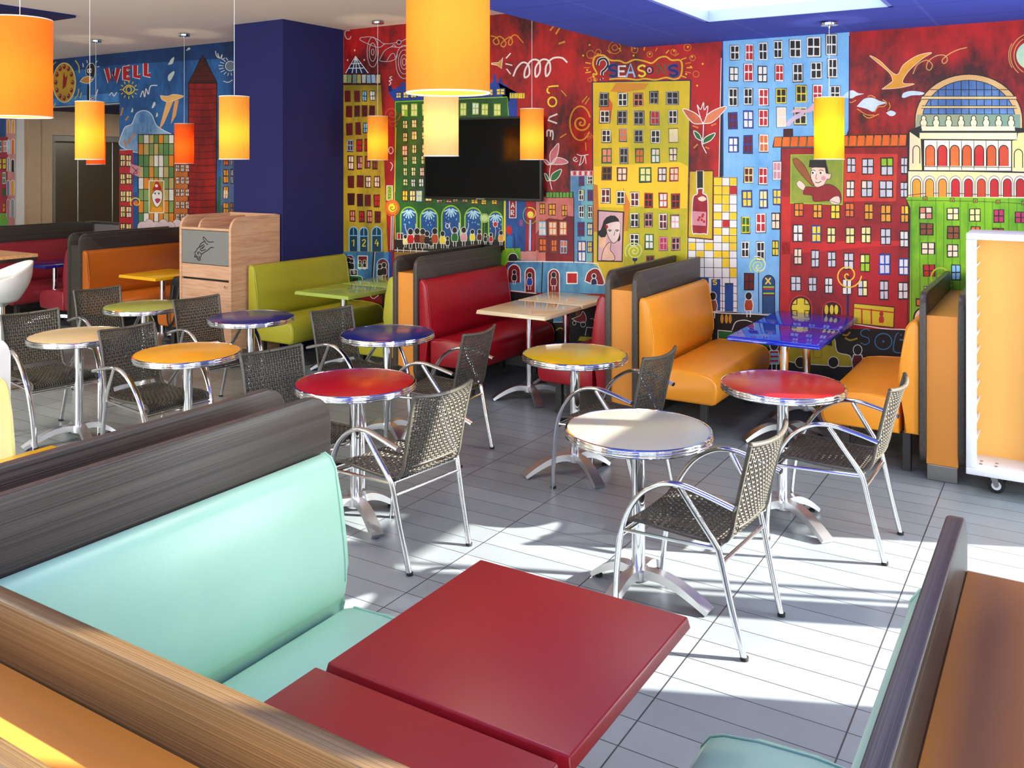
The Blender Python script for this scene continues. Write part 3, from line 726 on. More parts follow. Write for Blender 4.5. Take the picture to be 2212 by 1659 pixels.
# ------------------------------------------------------------------ the painted mural (paint layers on the back wall)
MU = []                                   # (points, colour a, colour b)
PAL = dict(k=(30, 26, 24), w=(236, 234, 226), r=(196, 28, 32), d=(104, 18, 24), y=(240, 212, 50), Y=(240, 230, 150), b=(24, 62, 160), l=(140, 196, 236),
           g=(36, 104, 44), G=(150, 196, 30), o=(226, 112, 40), p=(222, 150, 160), c=(246, 222, 190), n=(140, 76, 40), e=(206, 206, 214), m=(190, 50, 96),
           N=(20, 30, 84), t=(232, 184, 108), s=(232, 132, 110), a=(150, 150, 158), B=(92, 150, 190), D=(62, 12, 18), O=(240, 160, 40), F=(100, 170, 120))
_o = [0, 0, .25]
def ORG(x, y, s=.25): _o[:] = [x, y, s]
def wp(x, y, L):
    u = (_o[0] + x * _o[2] - CX) / FPX; v = -(_o[1] + y * _o[2] - HY) / FPX
    dx, dy = -SA + CA * u, CA + SA * u; yy = WALL - L * .0007 - (len(MU) % 1000) * 6e-7; t = yy / dy
    return (dx * t, yy, CAMH + v * t)
def col(c): return PAL[c] if isinstance(c, str) else c
def shift(c, k=.86): return tuple(min(255, v * k) for v in c)
def poly(c, pts, L=2, c2=None):
    c = col(c); MU.append(([wp(x, y, L) for x, y in pts], c, col(c2) if c2 else shift(c)))
def rect(c, x0, x1, y0, y1, L=2, c2=None, j=0):
    r = lambda: random.uniform(-j, j)
    poly(c, [(x0 + r(), y1 + r()), (x1 + r(), y1 + r()), (x1 + r(), y0 + r()), (x0 + r(), y0 + r())], L, c2)
def line(c, pts, w=7, L=6, curve=True, closed=False, taper=False):
    P = [Vector((a, b_, 0)) for a, b_ in pts]
    if closed: P = P + [P[0]]
    if curve and len(P) > 2: P = cat_path(P, 4)
    n = len(P); Lf, Rt = [], []
    for i, p in enumerate(P):
        t = P[min(i + 1, n - 1)] - P[max(i - 1, 0)]
        if t.length < 1e-6: t = Vector((1, 0, 0))
        t.normalize(); ww = w / 2 * ((1 - i / (n - 1)) * .8 + .2 if taper else 1)
        Lf.append((p.x - t.y * ww, p.y + t.x * ww)); Rt.append((p.x + t.y * ww, p.y - t.x * ww))
    for i in range(n - 1): poly(c, [Lf[i], Lf[i + 1], Rt[i + 1], Rt[i]], L)
def disc(c, x, y, rx, ry=None, L=4, n=20, c2=None):
    ry = ry or rx; poly(c, [(x + rx * math.cos(2 * PI * k / n), y - ry * math.sin(2 * PI * k / n)) for k in range(n)], L, c2)
def ring(c, x, y, rx, ry=None, w=6, L=6, a0=0, a1=360):
    ry = ry or rx; n = 18; pts = [(x + rx * math.cos(math.radians(a0 + (a1 - a0) * k / n)), y - ry * math.sin(math.radians(a0 + (a1 - a0) * k / n))) for k in range(n + 1)]
    line(c, pts, w, L, False)
def spiral(c, x, y, r, turns=2.3, w=10, L=6, a0=0.):
    n = int(20 * turns); line(c, [(x + r * (k / n) * math.cos(a0 + 2 * PI * turns * k / n), y - r * (k / n) * math.sin(a0 + 2 * PI * turns * k / n)) for k in range(n + 1)], w, L, False)
def curl(c, x, y, n, dx, r, w=8, L=6, up=1):
    pts = []
    for i in range(n * 10 + 1):
        t = i / 10; a = 2 * PI * t; pts.append((x + dx * t + r * .75 * math.sin(a), y - up * r * (1 - math.cos(a))))
    line(c, pts, w, L, False)
def blob(c, pts, L=4, out=None, w=6, c2=None):
    P = cat_path([(a, b_, 0) for a, b_ in pts + [pts[0]]], 5)[:-1]; q = [(p.x, p.y) for p in P]
    poly(c, q, L, c2)
    if out: line(out, q, w, L + .5, False, True)
def win(x0, x1, y0, y1, f, p, p2=None, L=4, mw=.09):
    if f != 'k':                                   # loose dark brush edge round the pale frames
        dx, dy = random.uniform(-3, 3), random.uniform(-3, 4); rect((44, 38, 34), x0 - 4 + dx, x1 + 4 + dx, y0 - 4 + dy, y1 + 5 + dy, L - .4, (90, 70, 50), j=3)
    rect(f, x0, x1, y0, y1, L, j=2.5)
    w, h = x1 - x0, y1 - y0; mx, my = max(5, w * mw), max(5, h * mw * .75); xm = (x0 + x1) / 2 + random.uniform(-2, 2); ym = (y0 + y1) / 2 + random.uniform(-4, 4)
    for i, (a, b_) in enumerate(((x0 + mx, xm - mx * .55), (xm + mx * .55, x1 - mx))):
        for j, (c_, d_) in enumerate(((y0 + my, ym - my * .6), (ym + my * .6, y1 - my))):
            rect(p2 if p2 and random.random() < .45 else p, a, b_, c_, d_, L + .5, j=1.5)
def wins(txt, L=4):
    for row in txt.strip().split('\n'):
        for tok in row.split(';'):
            q = tok.split()
            if not q: continue
            x0, x1, y0, y1 = map(float, q[:4]); win(x0, x1, y0, y1, q[4][0], q[4][1], q[4][2] if len(q[4]) > 2 else None, L)
def arch(x0, x1, y0, y1, f, c, w=8, L=4, c2=None):
    rx = (x1 - x0) / 2; xm = (x0 + x1) / 2; ry = min(rx * 1.15, (y1 - y0) * .6)
    pts = [(x0, y1)] + [(xm - rx * math.cos(PI * k / 12), y0 + ry - ry * math.sin(PI * k / 12)) for k in range(13)] + [(x1, y1)]
    poly(c, pts, L, c2)
    if f: line(f, pts, w, L + .5, False)
def man(x, y0, y1, c, w=5, o='w', arms=0, L=6):
    # little painted person: dark head, coloured coat, pale outline, thin legs
    h = y1 - y0; hr = h * .13; bw = h * .17
    disc(o, x, y0 + hr, hr + w, hr * 1.2 + w, L, 12); disc('k', x, y0 + hr, hr, hr * 1.2, L + .4, 12)
    bt, bb = y0 + hr * 2.3, y0 + h * .72
    sh = lambda e: [(x - bw * .7 - e, bt - e), (x + bw * .7 + e, bt - e), (x + bw + e, (bt + bb) / 2), (x + bw * .8 + e, bb + e), (x - bw * .8 - e, bb + e), (x - bw - e, (bt + bb) / 2)]
    poly(o, sh(w), L); poly(c, sh(0), L + .4)
    for s in (-1, 1):
        line(o, [(x + s * bw * .45, bb), (x + s * bw * .4, y1)], w * 1.3, L, False)
        if arms: line(o, [(x + s * bw * .8, bt + 4), (x + s * bw * 1.6, y0 - h * .1), (x + s * bw * 1.5, y0 - h * .28)], w * 1.2, L, False)
# glyph strokes in a 0..1 box
GL = {'W': [[(0, 0), (.25, 1), (.5, .3), (.75, 1), (1, 0)]], 'E': [[(1, 0), (0, 0), (0, 1), (1, 1)], [(0, .5), (.8, .5)]], 'L': [[(0, 0), (0, 1), (1, 1)]],
      'S': [[(.95, .12), (.6, 0), (.1, .15), (.15, .42), (.8, .58), (.9, .85), (.5, 1), (.05, .88)]], 'A': [[(0, 1), (.5, 0), (1, 1)], [(.2, .65), (.8, .65)]],
      'N': [[(0, 1), (0, 0), (1, 1), (1, 0)]], 'O': [[(.5, 0), (.05, .3), (.1, .8), (.5, 1), (.92, .75), (.92, .25), (.5, 0)]],
      'H': [[(0, 0), (0, 1)], [(1, 0), (1, 1)], [(0, .5), (1, .5)]], 'P': [[(0, 1), (0, 0), (.8, .08), (.8, .45), (0, .5)]], 'R': [[(0, 1), (0, 0), (.8, .08), (.8, .42), (0, .5), (.9, 1)]],
      '?': [[(.05, .3), (.2, .05), (.7, 0), (.95, .25), (.7, .5), (.45, .62), (.42, .78)], [(.38, .93), (.42, .99)]], '1': [[(0, .25), (.6, 0), (.5, 1)]],
      '2': [[(0, .2), (.5, 0), (.9, .25), (.1, .95), (1, .95)]], '4': [[(.5, 0), (0, .6), (1, .6)], [(.75, .3), (.7, 1)]], 'B': [[(0, 1), (0, 0), (.8, .15), (.1, .45), (.9, .7), (0, 1)]],
      '5': [[(.9, 0), (.15, 0), (.1, .4), (.7, .45), (.85, .75), (.5, 1), (0, .9)]]}
def glyph(ch, x0, x1, y0, y1, c, w, L=6, out=None, ow=5):
    for st in GL[ch]:
        pts = [(x0 + a * (x1 - x0), y0 + b_ * (y1 - y0)) for a, b_ in st]
        cv = ch in 'SO?235P'
        if out: line(out, pts, w + 2 * ow, L, cv)
        line(c, pts, w, L + .5, cv)

RED, RED2 = (184, 20, 22), (58, 10, 12)
def wallrect(c, X0, X1, z0, z1, L, c2):
    yy = WALL - L * .0007; MU.append(([(X0, yy, z0), (X1, yy, z0), (X1, yy, z1), (X0, yy, z1)], c, c2))
wallrect(RED, -6.72, XW, .0, 3.384, 1, RED2)
SKY, SKY2 = (44, 104, 166), (22, 56, 108)
wallrect(SKY, LX1, -7.437, .0, 3.384, 1, SKY2); wallrect(SKY, LX0, LX1, LZ + .005, 3.384, 1, SKY2); wallrect(SKY, -14.9, LX0, 0, 3.384, 1, SKY2)
# black street along the foot of the wall
wallrect((30, 27, 27), -6.72, XW, .0, .70, 2, (20, 18, 20))

# --- yellow tower block on the left
ORG(553, 0)
poly((196, 160, 34), [(740, 2290), (1145, 2290), (1118, 1659), (1080, 725), (740, 725)], 2, (124, 108, 26))
poly('N', [(775, 632), (860, 485), (970, 632)], 3); 
for pts in ([(775, 632), (860, 485), (970, 632)], [(800, 590), (930, 588)], [(822, 550), (905, 548)], [(842, 515), (880, 515)], [(860, 490), (830, 632)], [(862, 490), (868, 632)], [(866, 500), (915, 632)]): line('w', pts, 7, 4, False)
poly('D', [(740, 640), (1080, 635), (1082, 735), (740, 735)], 3)
for i, c in enumerate(((190, 190, 130), (140, 160, 110), (120, 140, 130), (180, 170, 110), (190, 200, 190), (140, 180, 200), (150, 190, 220), (200, 180, 120))): rect(c, 752 + i * 41, 785 + i * 41, 645, 718, 4, j=3)
wins('''768 815 785 875 dd;850 895 785 875 dd;917 957 785 875 kl;983 1030 785 868 kw;780 830 920 1012 dd;852 893 912 1000 dD;917 960 915 1005 dD;982 1027 915 995 dD
782 832 1065 1163 dd;860 903 1060 1163 dd;925 965 1062 1150 kl;985 1025 1065 1150 dd;790 838 1210 1305 ld;870 915 1208 1306 dr;937 975 1205 1306 dr;1000 1040 1205 1300 dd
797 845 1345 1465 dc;877 918 1350 1458 dnp;945 985 1350 1452 dnp;1010 1050 1360 1455 dn;797 845 1525 1620 dd;877 928 1520 1618 dd;948 993 1525 1622 dc;1022 1068 1525 1618 dc
797 850 1675 1768 DD;875 920 1675 1776 DD;945 990 1685 1778 dd;1022 1068 1682 1783 dr;812 855 1820 1912 Ds;890 932 1825 1915 Dr;962 1003 1820 1920 Ds;1030 1075 1825 1918 Dd''')
for (a, b_, t), g in zip(((805, 880, 1960), (895, 968, 1965), (1000, 1085, 1960)), '124'):
    arch(a, b_, t, 2172, 'l', (22, 62, 84), 9); line('l', [((a + b_) / 2, t + 8), ((a + b_) / 2, t + 80)], 6, 6, False); line('l', [(a + 5, t + 75), (b_ - 5, t + 75)], 7, 6, False)
    glyph(g, (a + b_) / 2 - 15, (a + b_) / 2 + 17, 2070, 2128, 'y', 8)
# red gap, lamp post and shop sign
ORG(553, 400)
poly((170, 24, 26), [(1118, -1000), (1200, -1000), (1200, 150), (1195, 570), (1145, 570), (1118, 0)], 2, (120, 16, 20))
rect('w', 1126, 1182, 2, 132, 4); rect((170, 190, 60), 1131, 1177, 8, 127, 4.5)
for i, g in enumerate('SOHP'): glyph(g, 1146, 1164, 14 + i * 29, 36 + i * 29, 'g', 5, 5.5)
disc('o', 1175, 195, 56, 62, 5, 20, (180, 60, 30)); disc('y', 1178, 195, 36, 38, 5.5); spiral('k', 1178, 195, 34, 1.2, 5, 6.5); ring('o', 1176, 197, 62, 70, 6, 6)
for x, c in ((1162, 'r'), (1170, 'w'), (1178, 'k'), (1185, 'w')): line(c, [(x, 262), (x - 4, 560)], 6, 5, False)
# --- dark green building with arches
ORG(553, 0)
poly('b', [(1145, 755), (1190, 770), (1255, 740), (1255, 710), (1285, 710), (1290, 735), (1400, 715), (2045, 715), (2055, 640), (2070, 635), (2080, 715), (2095, 715), (2100, 670), (2120, 680), (2130, 720), (2175, 745), (2185, 1010), (2255, 1010), (2255, 800), (2190, 800), (2190, 870), (1195, 870), (1145, 800)], 2, (16, 46, 110))
poly((40, 96, 32), [(1197, 2165), (2150, 2165), (2152, 1740), (2185, 1200), (2180, 845), (1197, 870)], 2.5, (16, 48, 20))
line('G', [(1200, 1659), (1205, 880), (2170, 838), (2182, 1000)], 8, 3.5, False); line('y', [(1205, 2100), (1195, 1660), (1210, 1100)], 5, 3.5, False)
for i, c in enumerate('yYyYyYy'): rect('y', 2200 + 19 * i - 8, 2208 + 19 * i, 805, 850, 5, j=2)
wins('''1210 1255 800 848 by;1270 1320 795 848 by;1335 1385 800 845 by;1395 1445 795 838 by;1755 1790 800 835 by;1830 1895 795 835 by;1900 1955 795 830 by;1985 2050 770 825 by;2075 2150 765 820 by
1258 1312 903 1005 GYG;1340 1395 897 1005 GY;1435 1490 897 1000 GY;1520 1575 897 1000 GY;1600 1655 897 1000 Gw;1680 1730 897 1000 GY;1765 1818 890 1000 GY;1868 1925 888 990 Gw;1950 2005 898 995 GY;2055 2115 898 1000 GY
1265 1310 1040 1113 kY;1345 1388 1035 1103 nY;1435 1480 1040 1103 nY;1268 1310 1145 1226 kY;1345 1390 1133 1208 nY;1432 1480 1140 1205 kY;1263 1307 1258 1345 nc;1347 1388 1250 1325 kY;1432 1480 1245 1325 kY
1270 1308 1352 1428 kY;1347 1388 1350 1420 kY;1425 1470 1345 1420 kY;1272 1308 1450 1520 kY;1340 1380 1445 1522 kY;1413 1455 1448 1520 dc;1270 1312 1545 1605 kY;1340 1378 1547 1615 kw;1405 1450 1543 1615 kw;1475 1500 1550 1612 nc''')
ORG(553, 400)
wins('''1265 1310 45 135 dy;1328 1377 45 138 dY;1385 1435 48 140 lY;1462 1520 50 140 dY;1560 1610 125 150 dc;1640 1690 125 150 dc;1700 1745 120 145 dY;1780 1830 120 146 dY;1860 1918 120 162 dy;1945 1992 120 168 dy;2035 2085 120 165 dy''')
for x0, x1, y0 in ((1250, 1390, 190), (1420, 1570, 200), (1605, 1765, 178), (1805, 1950, 196), (2010, 2130, 230)):
    arch(x0, x1, y0, 440, 'G', (30, 84, 148), 12, 4, (20, 56, 110)); xm = (x0 + x1) / 2
    for k in range(7):
        a = math.radians(200 + 140 * k / 6); line((180, 222, 236), [(xm + 8 * math.cos(a), y0 + 22 - 8 * math.sin(a)), (xm + 62 * math.cos(a), y0 + 22 - 78 * math.sin(a))], 11, 5, False)
    for k in range(5): disc('l', xm + random.uniform(-52, 52), y0 + random.uniform(100, 150), 4, 8, 5, 8)
poly((34, 28, 22), [(1195, 575), (2150, 560), (2150, 480), (1850, 485), (1500, 478), (1197, 470)], 5)
line('w', [(1197, 560), (1500, 572)], 6, 6.5, False); rect((150, 104, 52), 1195, 1620, 566, 640, 4)
for x in (1222, 1275, 1335, 1385, 1440): line('w', [(x, 540), (x, 580)], 5, 7, False)
rect('w', 1217, 1272, 412, 470, 6); rect('r', 1222, 1247, 416, 466, 6.4); rect('k', 1252, 1268, 418, 466, 6.4)
for x, a, b_, c, up in ((1290, 430, 540, 'Y', 0), (1335, 380, 550, 'r', 1), (1392, 375, 545, 'd', 0), (1440, 380, 548, 'n', 0), (1478, 400, 548, 'k', 0), (1512, 452, 550, 'k', 0), (1545, 375, 550, (176, 74, 30), 0), (1612, 400, 545, 'y', 0), (1655, 448, 545, 'k', 0),
                        (1717, 368, 530, 'g', 1), (1795, 368, 525, 'p', 1), (1870, 385, 512, 'y', 0), (1930, 385, 510, 'd', 0), (1982, 420, 512, 'k', 0), (2030, 415, 515, 'r', 0), (2117, 395, 520, 'O', 0)): man(x, a, b_, c, 4, 'w', up)
disc('w', 2068, 338, 22, 26, 6); disc('r', 2068, 338, 17, 21, 6.5); line('w', [(2066, 362), (2072, 400), (2062, 470)], 4, 6)
ring('w', 1653, 352, 15, 20, 6, 6)
for k in range(8):
    a = PI * k / 8; line((200, 230, 140), [(1976 - 42 * math.cos(a), 285 - 42 * math.sin(a)), (1976 + 42 * math.cos(a), 285 + 42 * math.sin(a))], 8, 6, False)
line((110, 150, 60), [(1976, 290), (1974, 440)], 4, 5.5, False)
line('y', [(2150, 130), (2148, 560)], 16, 4, False)
# blue strip with sign, red pillar with lamp
poly((30, 86, 160), [(2155, 560), (2330, 575), (2330, 120), (2155, 120)], 3, (16, 44, 92))
rect('w', 2187, 2250, 60, 285, 4.5); rect((150, 20, 28), 2193, 2244, 60, 279, 5)
for i, g in enumerate('BAR'): glyph(g, 2205, 2232, 85 + i * 65, 130 + i * 65, 'w', 8)
disc('r', 2187, 388, 25, 40, 5); win(2275, 2305, 300, 350, 'm', (40, 90, 165)); 
poly((40, 110, 170), [(2165, 540), (2215, 540), (2215, 450), (2190, 430), (2165, 450)], 4); line('k', [(2235, 560), (2232, 440), (2215, 420)], 6, 5)
ORG(1106, 400)
poly((180, 30, 30), [(115, 570), (200, 572), (205, 130), (130, 130)], 4, (120, 18, 22)); line('k', [(200, 572), (204, 130)], 5, 5, False)
disc('r', 160, 252, 44, 46, 5); disc('y', 160, 255, 28, 30, 6); spiral((250, 236, 140), 160, 255, 24, 1.5, 6, 6.5); spiral('y', 160, 250, 60, 1.15, 7, 6.2, 1); ring('G', 158, 258, 62, 76, 5, 6, 120, 330)
for x, c in ((157, 'w'), (165, 'b'), (148, 'l')): line(c, [(x + 4, 300), (x, 566)], 7, 5.5, False)
# --- pink and dark red house
poly((206, 132, 120), [(205, 665), (535, 670), (535, 105), (200, 100)], 3.2, (178, 92, 84)); poly((206, 140, 132), [(75, 660), (210, 668), (210, 570), (75, 572)], 3.4)
poly((132, 22, 30), [(290, 665), (535, 670), (535, 270), (480, 265), (430, 300), (320, 285), (290, 300)], 3.6, (96, 18, 26)); poly((150, 50, 50), [(205, 560), (300, 580), (290, 300), (205, 420)], 3.5)
rect('k', 290, 532, 58, 110, 4)
for i in range(8): rect((96, 160, 50), 296 + i * 29, 319 + i * 29, 63, 105, 4.5, j=2)
wins('''238 286 158 252 kO;316 377 160 262 kO;428 478 170 268 kO;233 293 315 432 lcw;318 386 315 432 oc;412 472 315 432 oc;235 297 460 572 do;340 388 470 575 do;418 474 478 590 lno''')
line('k', [(535, 110), (535, 670)], 6, 5, False)
# --- narrow blue and green house
ORG(1106, 0)
poly((104, 166, 196), [(505, 1520), (605, 1520), (600, 2262), (535, 2260), (530, 1690), (505, 1660)], 3, (70, 120, 160)); poly((116, 186, 140), [(600, 1520), (702, 1520), (692, 2262), (600, 2262)], 3, (96, 160, 180))
line('k', [(532, 1700), (537, 2260)], 5, 4, False)
rect('p', 505, 700, 1475, 1522, 4)
for i in range(8): rect('r' if i % 2 else 'w', 510 + i * 24, 524 + i * 24, 1480, 1515, 4.5, j=3)
wins('''582 624 1522 1605 bd;653 696 1522 1592 wk;577 620 1640 1730 wkG;652 696 1645 1735 bd;578 622 1778 1882 wk;656 696 1780 1885 wk;568 625 1918 2036 bd;652 696 1928 2035 bY;570 638 2080 2265 bwc;652 692 2088 2182 by''')
# --- red sky doodles
WT = (232, 226, 220)
line(WT, [(10, 660), (40, 590), (90, 540), (140, 560), (150, 640), (110, 670), (115, 600), (170, 520), (235, 530), (240, 620), (205, 665), (205, 580), (260, 515), (320, 530), (330, 610), (295, 660), (295, 570), (350, 505), (430, 500), (478, 540)], 15, 3)
ORG(553, 0)
for pts, cl in (([(905, 325), (985, 318), (1060, 345), (1110, 378), (1230, 365), (1300, 335)], 0), ([(905, 325), (900, 345), (960, 375), (1060, 410), (1110, 380)], 0), ([(1075, 500), (1110, 440), (1170, 405), (1235, 410), (1300, 395)], 0),
                ([(1075, 500), (1070, 525), (1140, 532), (1205, 510), (1225, 470)], 0), ([(1130, 525), (1165, 470), (1195, 465), (1205, 510)], 0), ([(1170, 405), (1190, 385), (1210, 405)], 0)): line((200, 190, 196), pts, 5, 3)
for rx, ry in ((48, 130), (30, 80), (12, 26)): ring((200, 190, 196), 1008, 450, rx, ry, 5, 3)
for rx, ry in ((72, 145), (50, 105), (30, 64), (16, 30)): ring((200, 190, 196), 1280, 535, rx, ry, 5, 3)
disc('D', 1235, 365, 18, 18, 3); ring((200, 190, 196), 1235, 365, 18, 18, 5, 3.5)
line((200, 180, 176), [(810, 262), (775, 268), (768, 300), (785, 335), (810, 335), (822, 312)], 9, 3)
for x, y in ((853, 435), (792, 520), (935, 518)): disc('w', x, y, 5, 9, 3, 8)
line('w', [(1150, 740), (1165, 715), (1150, 700), (1175, 690), (1155, 672), (1175, 660)], 7, 3); rect('N', 1143, 1175, 740, 790, 3)
spiral((200, 70, 30), 1175, 985, 75, 2, 9, 3); spiral((200, 70, 30), 1180, 1060, 40, 1, 7, 3); curl(WT, 1160, 1330, 1, 10, 30, 8, 3); line(WT, [(1160, 1400), (1180, 1430), (1165, 1475)], 7, 3)
OC = (214, 150, 44)
line(OC, [(2030, 310), (2080, 325), (2100, 370), (2070, 385), (2050, 350), (2110, 315), (2160, 370), (2140, 405), (2115, 385), (2150, 345), (2200, 320), (2215, 370), (2190, 390), (2185, 350), (2240, 300), (2310, 370)], 9, 3)
poly(OC, [(2035, 545), (2095, 540), (2130, 500), (2120, 592), (2085, 562), (2035, 555)], 3); line('w', [(2035, 545), (2095, 540), (2132, 498), (2120, 594), (2085, 564), (2035, 556)], 5, 3.5, False, True)
for a, b_ in (((2155, 550), (2215, 565)), ((2165, 595), (2200, 640)), ((2160, 505), (2200, 460))): line('w', [a, b_], 10, 3, False)
for a, b_ in (((2540, 265), (2580, 215)), ((2590, 295), (2625, 240)), ((2615, 378), (2670, 360))): line(OC, [a, b_], 15, 3, False)
ORG(1106, 0)
line('y', [(310, 760), (305, 790), (325, 808)], 14, 4); line('y', [(312, 752), (350, 745), (402, 742)], 13, 4); ring('y', 348, 880, 36, 40, 14, 4); line('w', [(392, 985), (325, 1012), (312, 1038), (390, 1066)], 14, 4, False)
line('w', [(302, 1180), (305, 1130), (330, 1130), (332, 1180)], 11, 4); line('w', [(332, 1150), (345, 1125), (355, 1160), (350, 1210)], 11, 4)
spiral(OC, 598, 1062, 72, 1.8, 15, 4, 1.2); ring(OC, 590, 1065, 90, 148, 13, 4, 20, 330)
for pts in ([(425, 780), (470, 830)], [(415, 1190), (470, 1155)], [(605, 885), (650, 830)], [(632, 900), (668, 845)], [(635, 1230), (640, 1300)]): line(OC, pts, 9, 4, False)
for i in range(5): ring((200, 110, 60), 640 + 12 * i, 1165 + 14 * (i % 3), 12, 12, 4, 4)
line('w', [(530, 1390), (560, 1372), (545, 1358), (528, 1375), (550, 1398), (570, 1388)], 5, 4); line('w', [(560, 1332), (600, 1345), (660, 1335)], 7, 4); line('w', [(600, 1345), (590, 1400), (580, 1430), (612, 1400), (630, 1345), (640, 1415)], 6, 4)
# pink flower beside the television
blob((200, 110, 120), [(330, 1415), (328, 1330), (365, 1275), (403, 1240), (398, 1320), (365, 1400)], 4, 'w', 6); blob((206, 120, 128), [(335, 1420), (380, 1365), (440, 1370), (485, 1402), (430, 1420)], 4, 'w', 6); blob((190, 100, 110), [(330, 1425), (300, 1385), (270, 1380), (300, 1420)], 4, 'w', 6)
line('w', [(335, 1420), (325, 1490), (328, 1560), (345, 1640)], 6, 4); blob('g', [(332, 1560), (350, 1500), (425, 1462), (410, 1520), (370, 1560)], 4, 'w', 6); blob('g', [(325, 1560), (300, 1510), (280, 1500), (300, 1560)], 4, 'w', 6)
# ?SEASONS
YC = (226, 178, 36)
line(YC, [(720, 700), (700, 640), (735, 640), (700, 560), (720, 490), (790, 478), (850, 520), (930, 525), (985, 545), (1060, 515), (1150, 530), (1210, 545), (1270, 500), (1330, 490), (1380, 520), (1450, 520), (1470, 570), (1455, 660), (1400, 685), (1330, 670), (1240, 690), (1150, 680), (1080, 690), (1000, 680), (900, 680), (840, 685)], 14, 3.5)
for (g, x0, x1, y0, y1, c, o) in (('?', 735, 835, 508, 690, 'k', 'w'), ('S', 838, 915, 560, 660, 'N', 'b'), ('E', 922, 985, 572, 660, 'w', None), ('A', 988, 1062, 550, 668, 'l', None), ('S', 1088, 1155, 565, 660, 'y', None), ('N', 1260, 1325, 550, 640, 'g', None), ('S', 1355, 1435, 565, 655, 'N', 'b')): glyph(g, x0, x1, y0, y1, c, 17, 4.2, o, 6)
disc('k', 1187, 606, 36, 36, 4.2); disc('p', 1187, 606, 22, 26, 4.6); disc('k', 1187, 610, 8, 12, 5)
for k in range(26):
    a = 2 * PI * k / 26; cx_, cy_ = 1090 + 420 * math.cos(a), 585 - 150 * math.sin(a); q_ = (1090 + 470 * math.cos(a), 585 - 185 * math.sin(a))
    if cy_ < 690 and q_[1] < 700: line((214, 120, 40) if k % 2 else YC, [(cx_, cy_), q_], 9, 3.2, False)
for x, y, r_ in ((888, 412, 52), (888, 412, 24), (1060, 430, 28), (1190, 470, 24), (1395, 450, 24), (1515, 410, 30), (1560, 500, 24), (680, 470, 34), (745, 450, 24), (1590, 640, 26), (670, 690, 16), (720, 690, 16)): ring((206, 116, 40), x, y, r_, r_, 7, 3.2)
for x, y in ((1060, 415), (1190, 465), (1400, 440), (1520, 405), (1555, 490), (1545, 578), (1648, 552), (650, 605), (615, 480), (670, 388), (1050, 480), (1505, 640), (1600, 740)): disc(YC, x, y, 9, 9, 3.4, 8)
# --- big yellow block
poly('N', [(700, 2500), (1515, 2500), (1535, 1300), (1550, 688), (690, 705)], 2.2); poly((222, 184, 24), [(706, 2500), (1508, 2500), (1527, 1300), (1538, 698), (700, 714)], 2.6, (176, 168, 30))
poly((244, 200, 40), [(706, 1790), (1512, 1800), (1522, 1440), (1450, 1400), (706, 1440)], 3, (236, 190, 30)); poly((206, 104, 24), [(748, 1065), (850, 1060), (870, 900), (840, 850), (760, 910)], 3, (200, 60, 24)); poly((214, 130, 40), [(850, 790), (960, 800), (1150, 770), (1180, 720), (900, 716)], 3, (190, 140, 30))
poly((216, 120, 30), [(970, 2000), (1010, 1990), (1020, 1760), (960, 1620), (960, 1700)], 3, (226, 150, 30)); poly((196, 180, 30), [(960, 2300), (1500, 2300), (1505, 1860), (1150, 1780), (1010, 1800)], 3, (150, 160, 30)); poly((206, 120, 40), [(705, 2000), (760, 2010), (740, 1600), (705, 1590)], 3)
wins('''755 831 803 917 ak;917 994 805 915 wk;1052 1131 808 917 sk;1193 1261 793 897 ak;1335 1438 793 903 ak;762 843 958 1060 wk;913 993 957 1072 ak;1053 1136 962 1076 ak;1198 1272 960 1075 ar;1353 1427 953 1070 wk
775 851 1122 1228 wk;930 990 1112 1218 ao;1058 1131 1122 1228 ak;1200 1278 1125 1236 wk;1358 1433 1113 1228 Yc;778 861 1283 1408 gs;933 1000 1278 1412 ak;1068 1137 1288 1408 go;1205 1275 1283 1408 gwc;1357 1426 1277 1393 kc
780 861 1443 1557 nk;910 992 1448 1562 dc;1103 1202 1448 1572 gY;1263 1333 1450 1566 dw;1365 1438 1450 1563 rc;770 846 1633 1753 wd;905 972 1652 1762 wk;1024 1097 1662 1783 wd;1144 1213 1668 1790 rk;1273 1341 1668 1792 rw;1378 1449 1678 1800 rk
1024 1094 1843 1963 wk;1146 1212 1843 1960 pk;1272 1338 1848 1978 wd;1374 1446 1863 1973 pw;1020 1096 2023 2122 wk;1150 1222 2023 2152 gw;1273 1341 2048 2162 pm;1378 1449 2053 2160 pk;1160 1225 2215 2290 rk''')
ORG(1106, 400)
poly('k', [(735, 660), (955, 665), (970, 228), (738, 213)], 5); poly((218, 176, 172), [(745, 650), (947, 654), (958, 238), (750, 225)], 5.4, (196, 150, 170))
poly((242, 196, 150), [(755, 530), (800, 540), (820, 440), (800, 440), (750, 450)], 5.6); blob((236, 190, 164), [(770, 650), (790, 560), (830, 500), (855, 500), (850, 560), (880, 600), (880, 650)], 5.8, 'k', 5)
blob((236, 210, 200), [(810, 340), (825, 430), (860, 490), (885, 500), (920, 460), (935, 380), (930, 320), (870, 320)], 6, 'k', 5)
poly('k', [(742, 398), (765, 388), (782, 345), (790, 310), (815, 278), (850, 262), (890, 264), (918, 290), (932, 330), (934, 365), (922, 338), (905, 325), (880, 352), (845, 372), (826, 380), (822, 410), (806, 448), (770, 452), (745, 430)], 6.8); blob('k', [(915, 490), (935, 470), (932, 420), (918, 440)], 6.6)
poly((110, 24, 28), [(745, 650), (790, 652), (790, 560), (765, 510), (748, 540)], 6); poly((110, 24, 28), [(880, 650), (910, 652), (890, 570), (862, 545)], 6)
